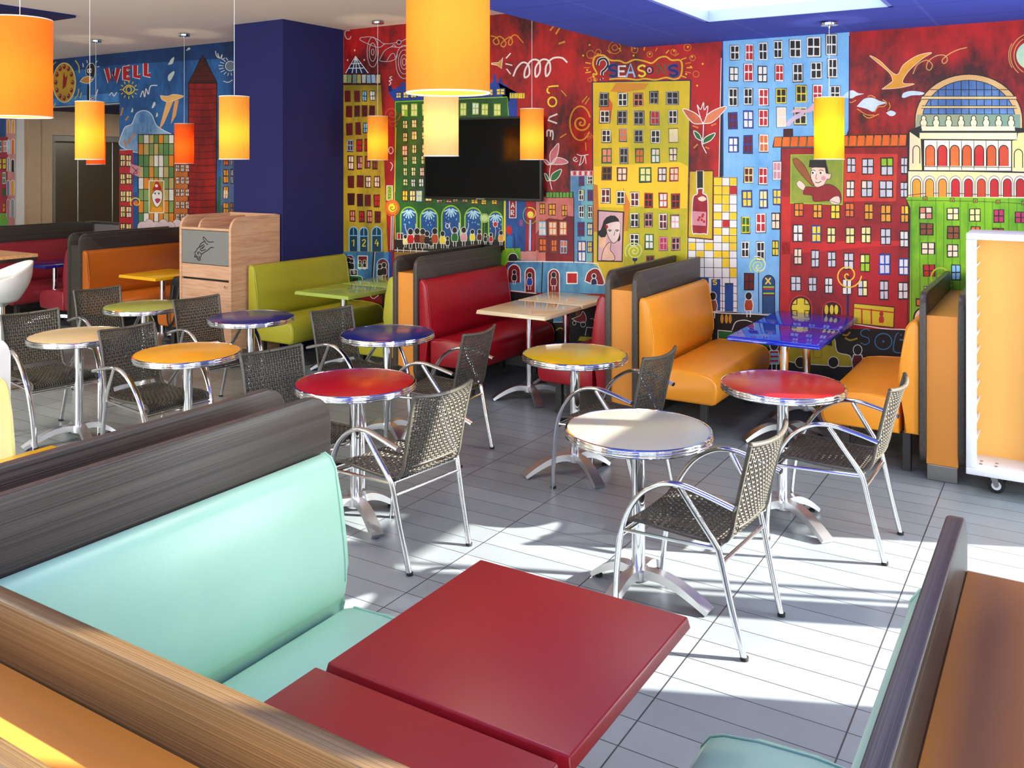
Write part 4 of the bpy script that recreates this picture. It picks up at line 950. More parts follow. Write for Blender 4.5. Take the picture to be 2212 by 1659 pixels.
blob('D', [(856, 462), (868, 452), (878, 456), (890, 448), (898, 458), (880, 484)], 6.8); disc('r', 818, 360, 14, 18, 7, 8)
for x in (845, 908): line('k', [(x - 18, 392), (x, 384), (x + 16, 394)], 6, 7); disc('k', x, 396, 8, 6, 7, 8)
line('k', [(888, 400), (882, 430), (876, 432)], 4, 7)
spiral((214, 232, 130), 1057, 570, 82, 2.6, 10, 6.6); disc('N', 1062, 640, 22, 20, 6, 10); line('k', [(1060, 660), (1062, 800)], 6, 5)
# --- blue tram along the street (left piece and right piece)
poly((96, 160, 192), [(-40, 915), (260, 930), (815, 940), (812, 860), (760, 720), (690, 672), (0, 645), (-40, 700)], 4, (44, 96, 140)); line('w', [(-40, 660), (260, 660), (690, 672), (750, 710), (812, 862)], 8, 4.6); line('w', [(-30, 910), (210, 935)], 9, 4.6, False)
poly('G', [(-125, 720), (-120, 620), (-60, 545), (72, 545), (75, 640), (-20, 640), (-60, 700)], 3.8, (60, 130, 30)); disc('k', 8, 630, 40, 40, 4.2); ring('w', 8, 630, 42, 42, 6, 4.5, 0, 180)
line('k', [(265, 662), (255, 930)], 9, 5, False); poly('b', [(-38, 700), (0, 650), (10, 690), (-20, 740)], 4.5)
for x0, x1, y0, y1 in ((0, 72, 685, 840), (113, 200, 712, 925), (312, 410, 725, 925)): arch(x0 - 35 if x0 == 0 else x0, x1, y0, y1, 'w', (130, 18, 26), 8, 5)
rect('w', 468, 568, 748, 855, 5); rect('r', 478, 560, 762, 845, 5.4, (130, 20, 24)); blob((140, 20, 26), [(630, 830), (650, 760), (700, 722), (750, 730), (785, 800), (790, 860), (690, 850)], 5, 'w', 8)
man(20, 735, 860, 'k', 4, 'w', 0, 6); man(152, 760, 905, 'b', 4); man(360, 755, 910, 'd', 4); disc('w', 708, 785, 22, 24, 6); disc('k', 708, 785, 16, 18, 6.4); arch(682, 735, 805, 858, 'w', 'N', 6, 6)
ORG(553, 400)
poly((80, 146, 186), [(745, 810), (1172, 810), (1172, 578), (745, 574)], 3.5, (38, 84, 128)); poly('b', [(1145, 800), (1172, 800), (1172, 580), (1145, 580)], 4)
arch(770, 850, 605, 740, 'l', (110, 20, 26), 7, 4.4); rect('w', 878, 966, 608, 722, 4.4); rect((110, 20, 26), 885, 958, 615, 712, 4.8); arch(1044, 1146, 635, 800, 'l', (110, 20, 26), 8, 4.4)
line('k', [(1018, 575), (1005, 800)], 16, 4.6, False); line('w', [(1028, 577), (1014, 800)], 5, 4.8, False)
for x, y0, y1, c in ((800, 630, 760, 'k'), (828, 640, 760, 'k'), (898, 652, 730, 'g'), (938, 650, 730, 'k'), (1070, 685, 820, 'k'), (1106, 672, 815, 'k')): man(x, y0, y1, c, 4, 'w', 0, 5.4)
rect('w', 815, 877, 730, 782, 6); rect('k', 820, 872, 735, 777, 6.4); spiral('w', 846, 756, 16, 1.4, 5, 6.8); poly('g', [(805, 850), (920, 850), (915, 795), (870, 785), (805, 785)], 6); line('w', [(805, 783), (870, 783), (915, 795), (922, 850)], 5, 6.4); rect('k', 832, 880, 800, 850, 6.4)
poly((130, 22, 26), [(880, 1000), (1090, 1040), (1090, 960), (920, 930)], 4); line('w', [(900, 960), (960, 930), (1010, 980), (1060, 950)], 5, 5)
# --- white and yellow grid building
ORG(1106, 400)
poly('w', [(1520, 1090), (1950, 1095), (1945, 600), (1948, -72), (1535, -70), (1518, 450)], 3, (214, 212, 214))
xs = [1524, 1590, 1662, 1742, 1815, 1880, 1944]; ys = [-68, 5, 82, 162, 232, 300, 366, 432, 496, 566, 628, 712, 798]
yel = {(3, 0), (4, 1), (5, 0), (4, 2), (3, 2), (5, 4), (4, 3), (3, 4), (5, 6), (3, 6), (4, 7), (5, 7), (2, 8), (0, 8), (4, 9), (3, 9), (4, 10), (5, 11), (5, 8), (0, -1), (3, 1), (1, 9)}
for i in range(6):
    for j in range(12):
        if i < 3 and j < 7 and not (j == 0): continue
        c = 'y' if (i, j) in yel else ('r' if (i, j) in {(4, 5), (5, 1)} else ('b' if (i, j) == (1, 9) else None))
        if c: rect((246, 206, 40) if c == 'y' else c, xs[i] + 3, xs[i + 1] - 3, ys[j] + 3, ys[j + 1] - 3, 3.5, j=2)
for i, c in enumerate(('w', 'y', 'w', 'y', 'w', 'y')): rect((246, 206, 40) if c == 'y' else 'w', xs[i] + 3, xs[i + 1] - 3, -66, -4, 3.5)
for x in xs: line('k', [(x, -68), (x - 2, 500), (x + 3, 1090)], 5, 3.8, False)
for y in ys: line('k', [(1522, y - 3), (1946, y + 3)], 5, 3.8, False)
rect((28, 84, 160), 1620, 1700, 800, 1080, 4); rect((28, 84, 160), 1722, 1800, 812, 1085, 4, (20, 60, 120)); rect((28, 84, 160), 1838, 1912, 850, 1092, 4, (20, 60, 120)); line('k', [(1838, 850), (1912, 850)], 9, 4.6, False)
for y in (870, 935, 1000, 1060): line('k', [(1800, y), (1838, y + 4)], 5, 4.5, False); line('k', [(1912, y), (1946, y + 4)], 5, 4.5, False)
glyph('5', 1738, 1772, 822, 858, 'y', 10, 5)
poly('d', [(1518, 455), (1738, 476), (1742, -132), (1530, -128)], 4.2); poly((206, 186, 30), [(1526, 446), (1728, 464), (1734, -120), (1538, -116)], 4.6, (190, 150, 24))
blob((176, 24, 40), [(1602, 30), (1648, 30), (1650, 70), (1690, 120), (1690, 400), (1660, 418), (1590, 418), (1556, 390), (1562, 120), (1600, 75)], 5, 'w', 9, c2=(120, 14, 30)); rect('k', 1600, 1648, -118, 34, 5.4); line('w', [(1596, 60), (1594, -125), (1654, -125), (1656, 60)], 6, 5.8, False)
poly((226, 150, 160), [(1560, 345), (1675, 352), (1678, 232), (1562, 224)], 5.8); blob('c', [(1605, 110), (1650, 95), (1680, 120), (1650, 140), (1615, 130)], 6)
for x, y in ((1620, 280), (1645, 270), (1610, 300), (1640, 300), (1660, 315), (1650, 255)): disc('r', x, y, 12, 12, 6.2, 8)
man(1735, 930, 1150, 'n', 6)
# orange flower
ORG(1106, 0)
blob((214, 110, 70), [(1650, 1070), (1560, 1060), (1475, 945), (1560, 965), (1620, 1010)], 5, 'w', 7, c2=(150, 60, 40)); blob((226, 130, 86), [(1650, 1070), (1740, 1050), (1855, 925), (1760, 945), (1680, 1000)], 5, 'w', 7); blob((190, 30, 40), [(1600, 905), (1620, 990), (1650, 1060), (1680, 1000), (1692, 915), (1660, 950), (1655, 885), (1630, 945)], 5.6, 'w', 7)
line('w', [(1655, 1075), (1650, 1180), (1640, 1240), (1680, 1325)], 8, 5); blob('g', [(1643, 1220), (1590, 1190), (1570, 1130), (1620, 1160)], 5, 'w', 7); blob('g', [(1648, 1245), (1665, 1190), (1755, 1148), (1720, 1210)], 5, 'w', 7)
for a, b_ in (((1560, 1085), (1610, 1105)), ((1720, 1085), (1765, 1068)), ((1570, 1280), (1605, 1245)), ((1670, 1270), (1705, 1285))): line((226, 120, 50), [a, b_], 14, 4, False)
# --- tall light blue block
ORG(1106, 400)
poly('k', [(1790, -70), (1835, -70), (1830, -1300), (1805, -1100)], 3); line('w', [(1788, -70), (1800, -700), (1808, -1100)], 6, 3.4, False)
poly((132, 188, 228), [(1945, 1100), (2320, 1122), (2320, 0), (2915, -1450), (1822, -1450), (1822, -300), (1946, -60)], 3.1, (92, 156, 212)); poly((132, 188, 228), [(1946, 1000), (2320, 1000), (2915, -500), (2915, -1450), (1822, -1450), (1822, -72), (1946, -70)], 3.05, (96, 160, 214))
line('b', [(1824, -80), (1820, -1300)], 9, 3.6, False); line('N', [(2912, -440), (2916, -1290)], 9, 3.6, False)
ORG(1106, 0)
wins('''1886 1964 393 517 wk;2018 2085 383 522 wr;2133 2205 368 520 wk;1878 1957 578 702 kw;2006 2082 550 702 wr;2123 2206 568 712 kw;1874 1947 763 918 wk;2004 2077 763 904 wk;2133 2214 768 912 wr
1871 1946 973 1113 bd;1998 2083 958 1107 bw;2133 2212 948 1092 wr;1871 1952 1188 1317 bw;2001 2077 1168 1322 bd;2138 2214 1163 1313 wo;2006 2083 1448 1578 Yd;2133 2207 1448 1592 wr;1990 2073 1648 1788 by;2138 2206 1643 1798 bY
1984 2056 1873 2013 yg;2109 2191 1843 2008 wr;1983 2047 2088 2223 wk;2114 2181 2088 2248 wk;2004 2092 2358 2508 kd''')
ORG(1659, 0)
wins('''50 121 353 502 wk;186 286 343 497 wk;336 454 320 489 wk;503 594 296 477 wk;63 134 558 702 wr;216 299 550 704 wk;368 463 538 679 wk;516 598 508 670 wk
70 158 766 892 yk;242 332 738 882 yk;388 468 733 882 wr;538 622 743 864 wk;74 156 928 1098 wc;228 332 928 1074 Yk;392 470 940 1080 Yk;536 615 930 1070 wk;43 112 1398 1553 wp;44 113 1638 1768 by;30 102 1838 1982 kc;36 92 2078 2212 ky''')
rect('D', 135, 218, 1110, 1180, 4, j=4); blob((214, 190, 216), [(165, 1090), (160, 1060), (200, 1020), (250, 985), (320, 965), (290, 1010), (230, 1040), (190, 1085)], 6); blob((236, 190, 200), [(190, 980), (240, 940), (330, 945), (400, 890), (420, 940), (350, 970), (250, 970)], 6)
ORG(1106, 400)
spiral((206, 232, 100), 2128, 698, 76, 2.6, 9, 6); spiral('w', 2128, 698, 88, 1, 7, 6, 2); line('N', [(2130, 740), (2132, 1100)], 7, 5, False)
arch(2165, 2270, 778, 1110, 'k', (30, 70, 120), 8, 4.5); line('y', [(2190, 800), (2235, 855)], 12, 5.6, False); line('y', [(2235, 800), (2190, 855)], 12, 5.6, False)
for y, c in ((880, 'G'), (895, 'r'), (935, 'G'), (950, 'd')): line(c, [(2170, y), (2266, y)], 12, 5.6, False)
man(2045, 930, 1140, (170, 66, 24), 6)
# --- red block with tiled eaves and the picture of the boy
ORG(1659, 0)
poly('k', [(92, 2845), (1205, 2845), (1222, 1900), (1200, 1700), (1212, 1262), (110, 1275)], 4.4); poly((170, 26, 30), [(100, 2840), (1200, 2845), (1214, 1900), (1192, 1700), (1204, 1270), (118, 1282)], 4.8, (112, 18, 24))
poly((206, 66, 36), [(655, 1740), (1105, 1740), (1120, 1330), (655, 1330)], 5, (176, 40, 30)); poly((200, 34, 32), [(120, 2200), (900, 2130), (1190, 2120), (1190, 2080), (120, 2090)], 5, (170, 30, 30)); poly((196, 40, 30), [(100, 2830), (180, 2830), (200, 1700), (120, 1700)], 5, (160, 26, 28))
poly('k', [(38, 1275), (1212, 1255), (1212, 1155), (55, 1182)], 5)
for i in range(16):
    x = 50 + i * 72; poly((228, 118, 30), [(x, 1268 - i * .6), (x + 60, 1266 - i * .6), (x + 66, 1186 - i * 1.4), (x + 8, 1186 - i * 1.4)], 5.4, (206, 84, 26)); 
    if i: line((140, 150, 40), [(x - 6, 1266), (x - 1, 1186)], 4, 5.6, False)
poly('G', [(192, 1758), (645, 1772), (655, 1330), (195, 1335)], 5.2); poly((150, 156, 50), [(200, 1750), (638, 1762), (646, 1338), (203, 1342)], 5.6, (100, 130, 40))
blob((146, 84, 40), [(215, 1372), (255, 1370), (320, 1440), (370, 1540), (400, 1600), (375, 1600), (290, 1510), (230, 1430)], 6, 'D', 4)
blob((240, 204, 184), [(375, 1450), (440, 1440), (500, 1450), (520, 1500), (545, 1500), (535, 1545), (510, 1550), (480, 1600), (430, 1620), (390, 1590), (370, 1530)], 6.4, 'k', 4); poly('k', [(352, 1445), (510, 1450), (500, 1380), (360, 1382)], 6.8); poly('k', [(500, 1500), (525, 1500), (510, 1430), (490, 1440)], 6.8)
for x in (392, 460): disc('w', x, 1494, 18, 14, 6.9, 10); disc('k', x - 5, 1494, 9, 10, 7.2, 10); line('k', [(x - 20, 1474), (x, 1468), (x + 18, 1476)], 5, 7)
line('k', [(420, 1500), (412, 1540), (428, 1545)], 4, 7); line('k', [(408, 1572), (430, 1580), (462, 1566)], 6, 7); disc('p', 480, 1540, 22, 20, 6.7, 10)
blob((140, 28, 32), [(305, 1655), (330, 1615), (430, 1618), (520, 1590), (600, 1630), (632, 1690), (620, 1755), (530, 1735), (400, 1740), (380, 1690), (310, 1680)], 7, 'k', 4); blob((240, 206, 186), [(245, 1580), (275, 1560), (320, 1600), (315, 1640), (290, 1640), (255, 1610)], 7.2, 'k', 3); blob((240, 206, 186), [(525, 1735), (570, 1700), (615, 1700), (620, 1760), (560, 1765)], 7.4, 'k', 3)
wins('''680 759 1363 1493 ke;810 915 1368 1508 ke;972 1084 1360 1518 keG;1148 1206 1358 1504 ke;674 748 1560 1706 kcw;804 905 1558 1704 kce;958 1082 1558 1710 ke;1143 1206 1572 1708 ke''', 6)
ORG(1659, 400)
wins('''226 307 153 272 kOo;388 469 163 287 kO;540 624 168 293 ky;666 745 153 277 ko;832 910 158 302 kO;972 1064 168 322 kO;1147 1216 173 327 kyO;215 304 338 492 kw;377 457 348 493 by;508 585 363 502 kY;670 750 363 507 kY;803 890 358 502 kY;970 1064 373 517 ke;1138 1214 393 537 kw
223 294 546 687 kc;373 442 558 712 ke;513 587 573 712 ke;653 742 583 732 ke;795 882 593 752 kYG;960 1055 596 772 be;1130 1213 633 777 bw;195 287 786 917 ke;348 422 793 922 ke;490 560 798 937 kw;640 724 808 947 kw;775 862 818 962 kYe;963 1042 823 992 kew;1123 1212 838 987 kw''', 6)
arch(188, 378, 955, 1120, (206, 60, 50), 'D', 9, 6); disc('y', 283, 1060, 78, 84, 6.4, 20); 
for x in (-1, 1): line('D', [(283 + x * 34, 985), (283 + x * 34, 1030), (283 + x * 80, 1030)], 9, 6.8, False); line('D', [(283 + x * 80, 1085), (283 + x * 34, 1085), (283 + x * 34, 1135)], 9, 6.8, False)
arch(472, 636, 1005, 1120, (206, 60, 50), 'D', 9, 6); 
for x in (505, 550, 590): disc('y', x, 1075, 17, 42, 6.4, 12)
poly('k', [(735, 1195), (1090, 1235), (1094, 1050), (740, 1018)], 6); poly((206, 186, 34), [(740, 1190), (1082, 1226), (1088, 1058), (745, 1025)], 6.4, (170, 150, 30)); line((176, 34, 30), [(742, 1062), (1086, 1100)], 10, 6.8, False)
for x in (810, 892): line((176, 34, 30), [(x, 1070), (x + 2, 1200)], 12, 6.8, False)
man(980, 1095, 1225, (176, 34, 30), 1, (176, 34, 30), 0, 6.8); disc((176, 34, 30), 980, 1110, 14, 18, 7.6, 10)
spiral((236, 190, 50), 690, 780, 118, 1.9, 12, 6.6, .6); line((24, 36, 80), [(700, 790), (690, 960), (688, 1130)], 20, 6.2, False)
# --- lime green block
poly('k', [(1215, 1250), (2400, 1250), (2400, 75), (1175, 90), (1225, 200)], 4.6); poly((134, 190, 20), [(1222, 1245), (2400, 1250), (2400, 92), (1185, 98), (1232, 200)], 5, (76, 142, 22))
line('k', [(1200, 130), (1800, 140), (2300, 165)], 4, 6); line((120, 30, 20), [(1180, 92), (1400, 70), (1800, 78), (2300, 104)], 6, 6)
for x, y in ((1358, 120), (1592, 132), (1792, 138), (1988, 148), (2210, 158)): rect('k', x - 20, x + 20, y - 22, y + 14, 6.2); rect((120, 176, 24), x - 15, x + 15, y - 17, y + 10, 6.5); disc('r', x, y, 9, 10, 6.8, 8)
wins('''1306 1422 188 294 kcs;1543 1652 195 302 kYc;1738 1838 202 314 kY;1948 2042 208 325 km;2132 2240 228 328 km;1308 1432 328 434 kn;1546 1655 353 468 kn;1750 1835 356 460 ko;1940 2040 370 470 kn;1322 1444 494 600 kc;1546 1645 512 624 kc;1340 1446 684 792 kr;1583 1664 686 822 kl''', 6)
poly('k', [(1276, 1046), (1400, 1060), (1400, 985), (1276, 976)], 6); poly('o', [(1286, 1036), (1400, 1048), (1400, 996), (1286, 988)], 6.4); arch(1260, 1420, 1060, 1250, 'k', 'c', 14, 6); line('k', [(1290, 1160), (1420, 1180)], 8, 7, False); win(1345, 1420, 870, 960, 'k', 'e', L=6)
spiral((190, 206, 30), 1500, 790, 116, 1.8, 14, 7, .6)
for k in range(14): x = 1240 + k * 70; line((90, 150, 20), [(x, 110 + 40 * (k % 3)), (x + random.uniform(-10, 10), 1200)], 9, 5.5, False)
# --- domed hall
ORG(1659, 0)
def dome(rx, ry, c, L, y1=1125, c2=None): poly(c, [(1735 + rx, y1)] + [(1735 + rx * math.cos(PI * k / 24), 1040 - ry * math.sin(PI * k / 24)) for k in range(25)] + [(1735 - rx, y1)], L, c2)
dome(470, 404, 'k', 3); dome(460, 394, (232, 192, 130), 3.4, 1120, (206, 160, 100)); dome(405, 350, 'k', 3.8, 990); dome(398, 344, (110, 150, 200), 4.2, 985, (60, 96, 150))
for a, b_ in ((832, 858), (915, 936)): poly((236, 204, 140), [(1320, b_), (2150, b_), (2140, a), (1335, a)], 4.6); line('k', [(1330, a), (2140, a)], 6, 5, False); line('k', [(1325, b_), (2150, b_)], 6, 5, False)
line('k', [(1400, 775), (2080, 775)], 6, 5, False)
for k in range(-5, 6):
    x = 1735 + k * 66; h = 344 * math.sqrt(max(0, 1 - (k * 66 / 398) ** 2)); line('k', [(x, 1040 - h), (x + 2, 985)], 7, 4.4, False)
poly((120, 160, 140), [(1268, 1128), (2180, 1128), (2180, 988), (1290, 990)], 5, (150, 150, 110))
CR, CR2 = (248, 240, 196), (244, 228, 150)
for k in range(8):
    x = 1345 + k * 108
    for e, c, L in ((7, 'k', 5.4), (0, CR, 5.8)): disc(c, x, 1022, 17 + e, 20 + e, L, 10); disc(c, x, 1062, 27 + e, 30 + e, L, 10); rect(c, x - 20 - e, x + 20 + e, 1080, 1110, L)
poly('k', [(1210, 1480), (2400, 1490), (2400, 1120), (1960, 1090), (1320, 1085), (1210, 1130)], 5.2); poly(CR, [(1330, 1130), (2135, 1130), (2130, 1092), (1330, 1092)], 5.7); poly(CR, [(1310, 1200), (2150, 1205), (2150, 1148), (1310, 1148)], 5.7, CR2); poly((246, 226, 130), [(1220, 1470), (1330, 1470), (1320, 1205), (1225, 1140)], 5.7, (240, 200, 170)); poly((246, 226, 130), [(2110, 1480), (2400, 1490), (2400, 1130), (2160, 1150), (2150, 1210), (2110, 1215)], 5.7, (240, 200, 170)); poly(CR, [(1350, 1470), (2100, 1475), (2100, 1216), (1350, 1212)], 5.6, (250, 230, 220))
for i, c in enumerate(('o', 'r', 'o', (206, 90, 30), 'r', (206, 90, 30), (206, 70, 40))): arch(1362 + i * 106, 1440 + i * 106, 1255, 1435, 'k', c if isinstance(c, tuple) else PAL[c], 8, 6, (200, 70, 40)); line('k', [(1460 + i * 106, 1216), (1462 + i * 106, 1470)], 5, 6, False)
arch(1252, 1312, 1260, 1412, 'k', 'O', 8, 6); arch(2128, 2200, 1290, 1450, 'k', 'O', 8, 6); line('k', [(1345, 1440), (2100, 1446)], 6, 6.4, False)
poly('k', [(1205, 1705), (2400, 1720), (2400, 1490), (1205, 1462)], 5.3); poly((244, 224, 150), [(1212, 1700), (2400, 1715), (2400, 1500), (1212, 1474)], 5.7, (240, 210, 190))
for i, c in enumerate(('O', 'O', (220, 140, 40), 'r', 'r', (200, 70, 30), 'r', 'r', 'r', 'r')):
    x = 1245 + i * 112; arch(x - 12, x + 88, 1520, 1700, 'k', 'w', 4, 6); arch(x + 4, x + 74, 1545, 1702, 'k', c, 6, 6.5)
# bird, curl, clouds and moon
BR = (236, 160, 40)
blob(BR, [(985, 770), (1060, 715), (1075, 690), (1040, 620), (880, 485), (960, 520), (1105, 645), (1170, 560), (1290, 480), (1415, 455), (1330, 510), (1210, 620), (1165, 715), (1265, 725), (1160, 755), (1080, 765)], 3.4, 'c', 5)
line((214, 160, 90), [(1252, 640), (1290, 560), (1370, 520), (1420, 560), (1400, 605), (1370, 590), (1385, 530), (1460, 480), (1530, 480), (1550, 520), (1520, 550), (1505, 520), (1560, 470), (1640, 430), (1720, 410)], 9, 3)
for pts in ([(765, 920), (830, 855), (900, 845), (960, 870), (1020, 890), (950, 915), (910, 965), (850, 940)], [(640, 840), (680, 800), (730, 780), (780, 805), (828, 810), (760, 830), (720, 850)], [(1155, 840), (1170, 805), (1240, 785), (1345, 800), (1330, 820), (1240, 825), (1180, 845)], [(1020, 975), (1060, 955), (1105, 975), (1085, 1000), (1050, 1000)]): blob((206, 226, 240), pts, 3.6)
for pts in ([(770, 940), (850, 990), (920, 995)], [(820, 990), (870, 1020), (960, 985)], [(990, 860), (1025, 890), (1000, 920), (950, 925), (920, 970)], [(1045, 885), (1055, 920), (1035, 955)], [(680, 870), (720, 885), (760, 865)], [(860, 835), (890, 825), (930, 845)]): line((226, 160, 60), pts, 7, 3)
disc((150, 200, 200), 2290, 480, 145, 128, 3.4, 28, (230, 226, 120)); 
for r_, a0, a1 in ((165, 120, 240), (195, 100, 230), (210, 150, 210)): ring((220, 150, 90), 2290, 480, r_, r_, 8, 3, a0, a1)
# --- street drawings below the curb
ORG(1659, 400)
line('w', [(-560, 690 + 395), (-400, 1105), (0, 1122), (700, 1195), (1000, 1240), (1230, 1250), (1700, 1290)], 9, 7)
blob((180, 170, 40), [(150, 1500), (200, 1370), (300, 1290), (520, 1280), (575, 1330), (600, 1440), (700, 1470), (725, 1520), (715, 1565), (560, 1560), (230, 1535)], 4, 'w', 7); poly('k', [(430, 1370), (555, 1390), (550, 1300), (440, 1310)], 5); line('r', [(390, 1420), (465, 1420), (460, 1490), (395, 1490)], 5, 5, False, True)
for x in (280, 565): disc('k', x, 1530, 46, 48, 5); ring('w', x, 1530, 46, 48, 7, 5.6)
ORG(1500, 560, .2712)
for x, y0, y1, c in ((635, 655, 860, 'l'), (1300, 690, 900, 'd')): man(x, y0, y1 + 40, c, 6, 'w', 0, 5)
for y in (740, 775, 810): line('r', [(604, y), (668, y)], 14, 6.4, False)
line((180, 150, 50), [(1180, 600), (1215, 605), (1240, 580)], 12, 5); line((180, 150, 50), [(1200, 625), (1240, 645), (1300, 630)], 14, 5)
BL = (60, 130, 180)
glyph('S', 1320, 1400, 555, 680, BL, 7, 5); ring(BL, 1505, 655, 68, 64, 8, 5); disc(BL, 1505, 655, 10, 10, 5, 8); line(BL, [(1625, 585), (1600, 620), (1588, 730), (1660, 748)], 8, 5); line(BL, [(1640, 600), (1650, 605)], 12, 5); line(BL, [(1635, 640), (1665, 645)], 12, 5)
for x in (220, 255, 285): disc((206, 150, 50), x, 475, 13, 38, 5, 10)
line('w', [(300, 565), (330, 500), (400, 485), (460, 500)], 7, 5); poly('g', [(190, 650), (600, 700), (600, 600), (190, 568)], 4); line('w', [(188, 640), (188, 566), (300, 575)], 7, 5, False)
ORG(1000, 620, .1808)
poly('B', [(1080, 420), (1215, 415), (1220, 300), (1080, 300)], 5); poly('n', [(1345, 350), (1400, 340), (1400, 270), (1345, 280)], 5); blob((150, 40, 44), [(1300, 380), (1400, 340), (1430, 290), (1470, 350), (1460, 420), (1380, 420)], 5, 'w', 8); ring('w', 1330, 430, 20, 24, 7, 5.5); ring('w', 1435, 445, 30, 34, 7, 5.5); line('w', [(1460, 580), (1480, 480), (1600, 490)], 9, 5, False); line('w', [(1080, 420), (1215, 420)], 9, 5.5); line('w', [(1520, 380), (1560, 380), (1570, 410), (1620, 420)], 7, 5)
line((180, 160, 50), [(1110, 520), (1160, 490), (1210, 510)], 16, 5); poly((190, 180, 40), [(1370, 640), (1580, 660), (1580, 600), (1400, 590)], 5)

# --- left part: sky, clock, bird, WELL, towers
ORG(0, 0)
poly((24, 62, 116), [(430, 640), (1000, 560), (2020, 500), (2020, 330), (430, 500)], 2, (16, 44, 84)); poly((78, 140, 200), [(430, 915), (1030, 880), (1030, 800), (640, 830), (430, 860)], 2, (44, 104, 170))
disc('Y', 555, 714, 100, 174, 3, 28); disc((196, 150, 40), 555, 714, 94, 167, 3.4, 28)
for k in range(12):
    a = 2 * PI * k / 12; disc((130, 24, 30), 555 + 72 * math.sin(a), 712 - 136 * math.cos(a), 14, 22, 4, 10); disc('w', 551 + 72 * math.sin(a), 704 - 136 * math.cos(a), 4, 5, 4.4, 6)
blob((150, 26, 30), [(540, 770), (545, 680), (552, 622), (565, 670), (582, 650), (570, 740)], 4.4)
for pts in ([(440, 620), (460, 560), (485, 535)], [(650, 520), (680, 570), (685, 630)], [(645, 860), (675, 810), (680, 765)], [(690, 850), (705, 800)], [(465, 920), (480, 890)]): line((214, 190, 60), pts, 8, 3)
blob((34, 24, 22), [(745, 590), (770, 552), (805, 550), (822, 590), (818, 650), (800, 690), (770, 660), (745, 640)], 4, 'w', 4); blob((196, 130, 44), [(690, 705), (730, 665), (790, 665), (795, 700), (750, 720)], 4.6, 'w', 4); disc('w', 762, 612, 10, 20, 5, 10); disc('w', 784, 610, 10, 20, 5, 10); disc('k', 764, 612, 5, 12, 5.4, 8); disc('k', 786, 610, 5, 12, 5.4, 8)
poly((34, 24, 22), [(750, 860), (785, 870), (778, 740), (755, 725)], 4); blob((34, 24, 22), [(780, 855), (820, 830), (845, 770), (830, 830), (800, 860)], 4, 'w', 4)
for a in ((715, 545, 720, 580), (750, 520, 756, 545), (825, 545, 840, 525), (835, 578, 860, 575)): line('w', [a[:2], a[2:]], 6, 4, False)
for g, x0, x1, y0, y1 in (('W', 920, 1022, 590, 700), ('E', 1078, 1122, 585, 680), ('L', 1168, 1212, 565, 660), ('L', 1258, 1300, 548, 648)): glyph(g, x0, x1, y0, y1, (186, 26, 32), 36, 4, 'w', 7)
line('y', [(1060, 775), (1110, 735), (1165, 770), (1115, 815), (1060, 775)], 9, 4); ring('y', 1113, 775, 22, 27, 9, 4)
for k in range(12):
    a = 2 * PI * k / 12; line('y', [(1113 + 58 * math.cos(a), 775 + 55 * math.sin(a)), (1113 + 78 * math.cos(a), 775 + 80 * math.sin(a))], 7, 4, False)
line('w', [(1212, 840), (1235, 785), (1250, 840), (1262, 765), (1282, 815), (1300, 745), (1360, 738)], 8, 4); line('w', [(945, 825), (965, 800), (985, 830), (1010, 795)], 8, 4)
for pts in ([(1450, 560), (1480, 510), (1505, 495), (1490, 550)], [(1450, 690), (1455, 650), (1500, 615), (1505, 640), (1470, 700)], [(1310, 930), (1330, 880), (1345, 900), (1320, 935)], [(1345, 1015), (1355, 970), (1365, 1000)], [(1130, 970), (1145, 930), (1150, 965)], [(1605, 440), (1630, 410), (1645, 425)]): blob((200, 220, 206), pts, 4)
blob((236, 186, 106), [(1385, 825), (1450, 830), (1500, 815), (1585, 830), (1530, 860), (1450, 880), (1400, 860)], 4, 'c', 4); poly((232, 176, 104), [(1440, 870), (1500, 870), (1420, 1060), (1370, 1135)], 4); poly((222, 160, 90), [(1510, 870), (1545, 865), (1520, 1000), (1475, 1075)], 4)
blob((150, 186, 214), [(1040, 1190), (1080, 1100), (1140, 1070), (1180, 980), (1250, 955), (1310, 990), (1350, 1080), (1420, 1130), (1500, 1180), (1500, 1300), (1200, 1320), (1040, 1260)], 3, (206, 222, 232), 8, (64, 116, 170))
for a in ((1045, 1000, 1062, 930), (1085, 1040, 1110, 1005), (1090, 1270, 1070, 1210), (1100, 1240, 1165, 1150)): line((226, 130, 50), [a[:2], a[2:]], 12, 4, False)
# red house and orange house, green grid tower
poly((190, 44, 52), [(1032, 2050), (1148, 2050), (1148, 1295), (1032, 1295)], 3.6); line('w', [(1032, 1297), (1146, 1292)], 5, 4, False)
wins('''1038 1082 1335 1440 kYc;1088 1136 1338 1440 kYc;1038 1082 1500 1595 kY;1090 1140 1500 1592 kY;1040 1085 1648 1745 kY;1090 1138 1648 1748 kY;1040 1082 1780 1880 kY;1090 1136 1782 1882 kYc;1040 1082 1930 2020 kY;1090 1136 1932 2020 kY''')
poly('p', [(1120, 1490), (1130, 1415), (1215, 1440), (1200, 1530)], 5); line('d', [(1140, 1440), (1185, 1490), (1150, 1500), (1190, 1460)], 6, 5.6)
poly('k', [(1190, 2060), (1508, 2060), (1505, 1158), (1192, 1160)], 3.8); gx = [1196, 1240, 1288, 1330, 1370, 1412, 1458, 1502]; gy = [1164, 1240, 1340, 1440, 1535, 1635, 1735, 1840, 1935, 2040]
for i in range(7):
    for j in range(9):
        rect(((130, 160, 90), (196, 180, 110), (230, 140, 40), (240, 236, 226), (90, 140, 80))[(i * 3 + j * 2 + (i * j) % 3) % 5], gx[i] + 3, gx[i + 1] - 3, gy[j] + 3, gy[j + 1] - 3, 4.2)
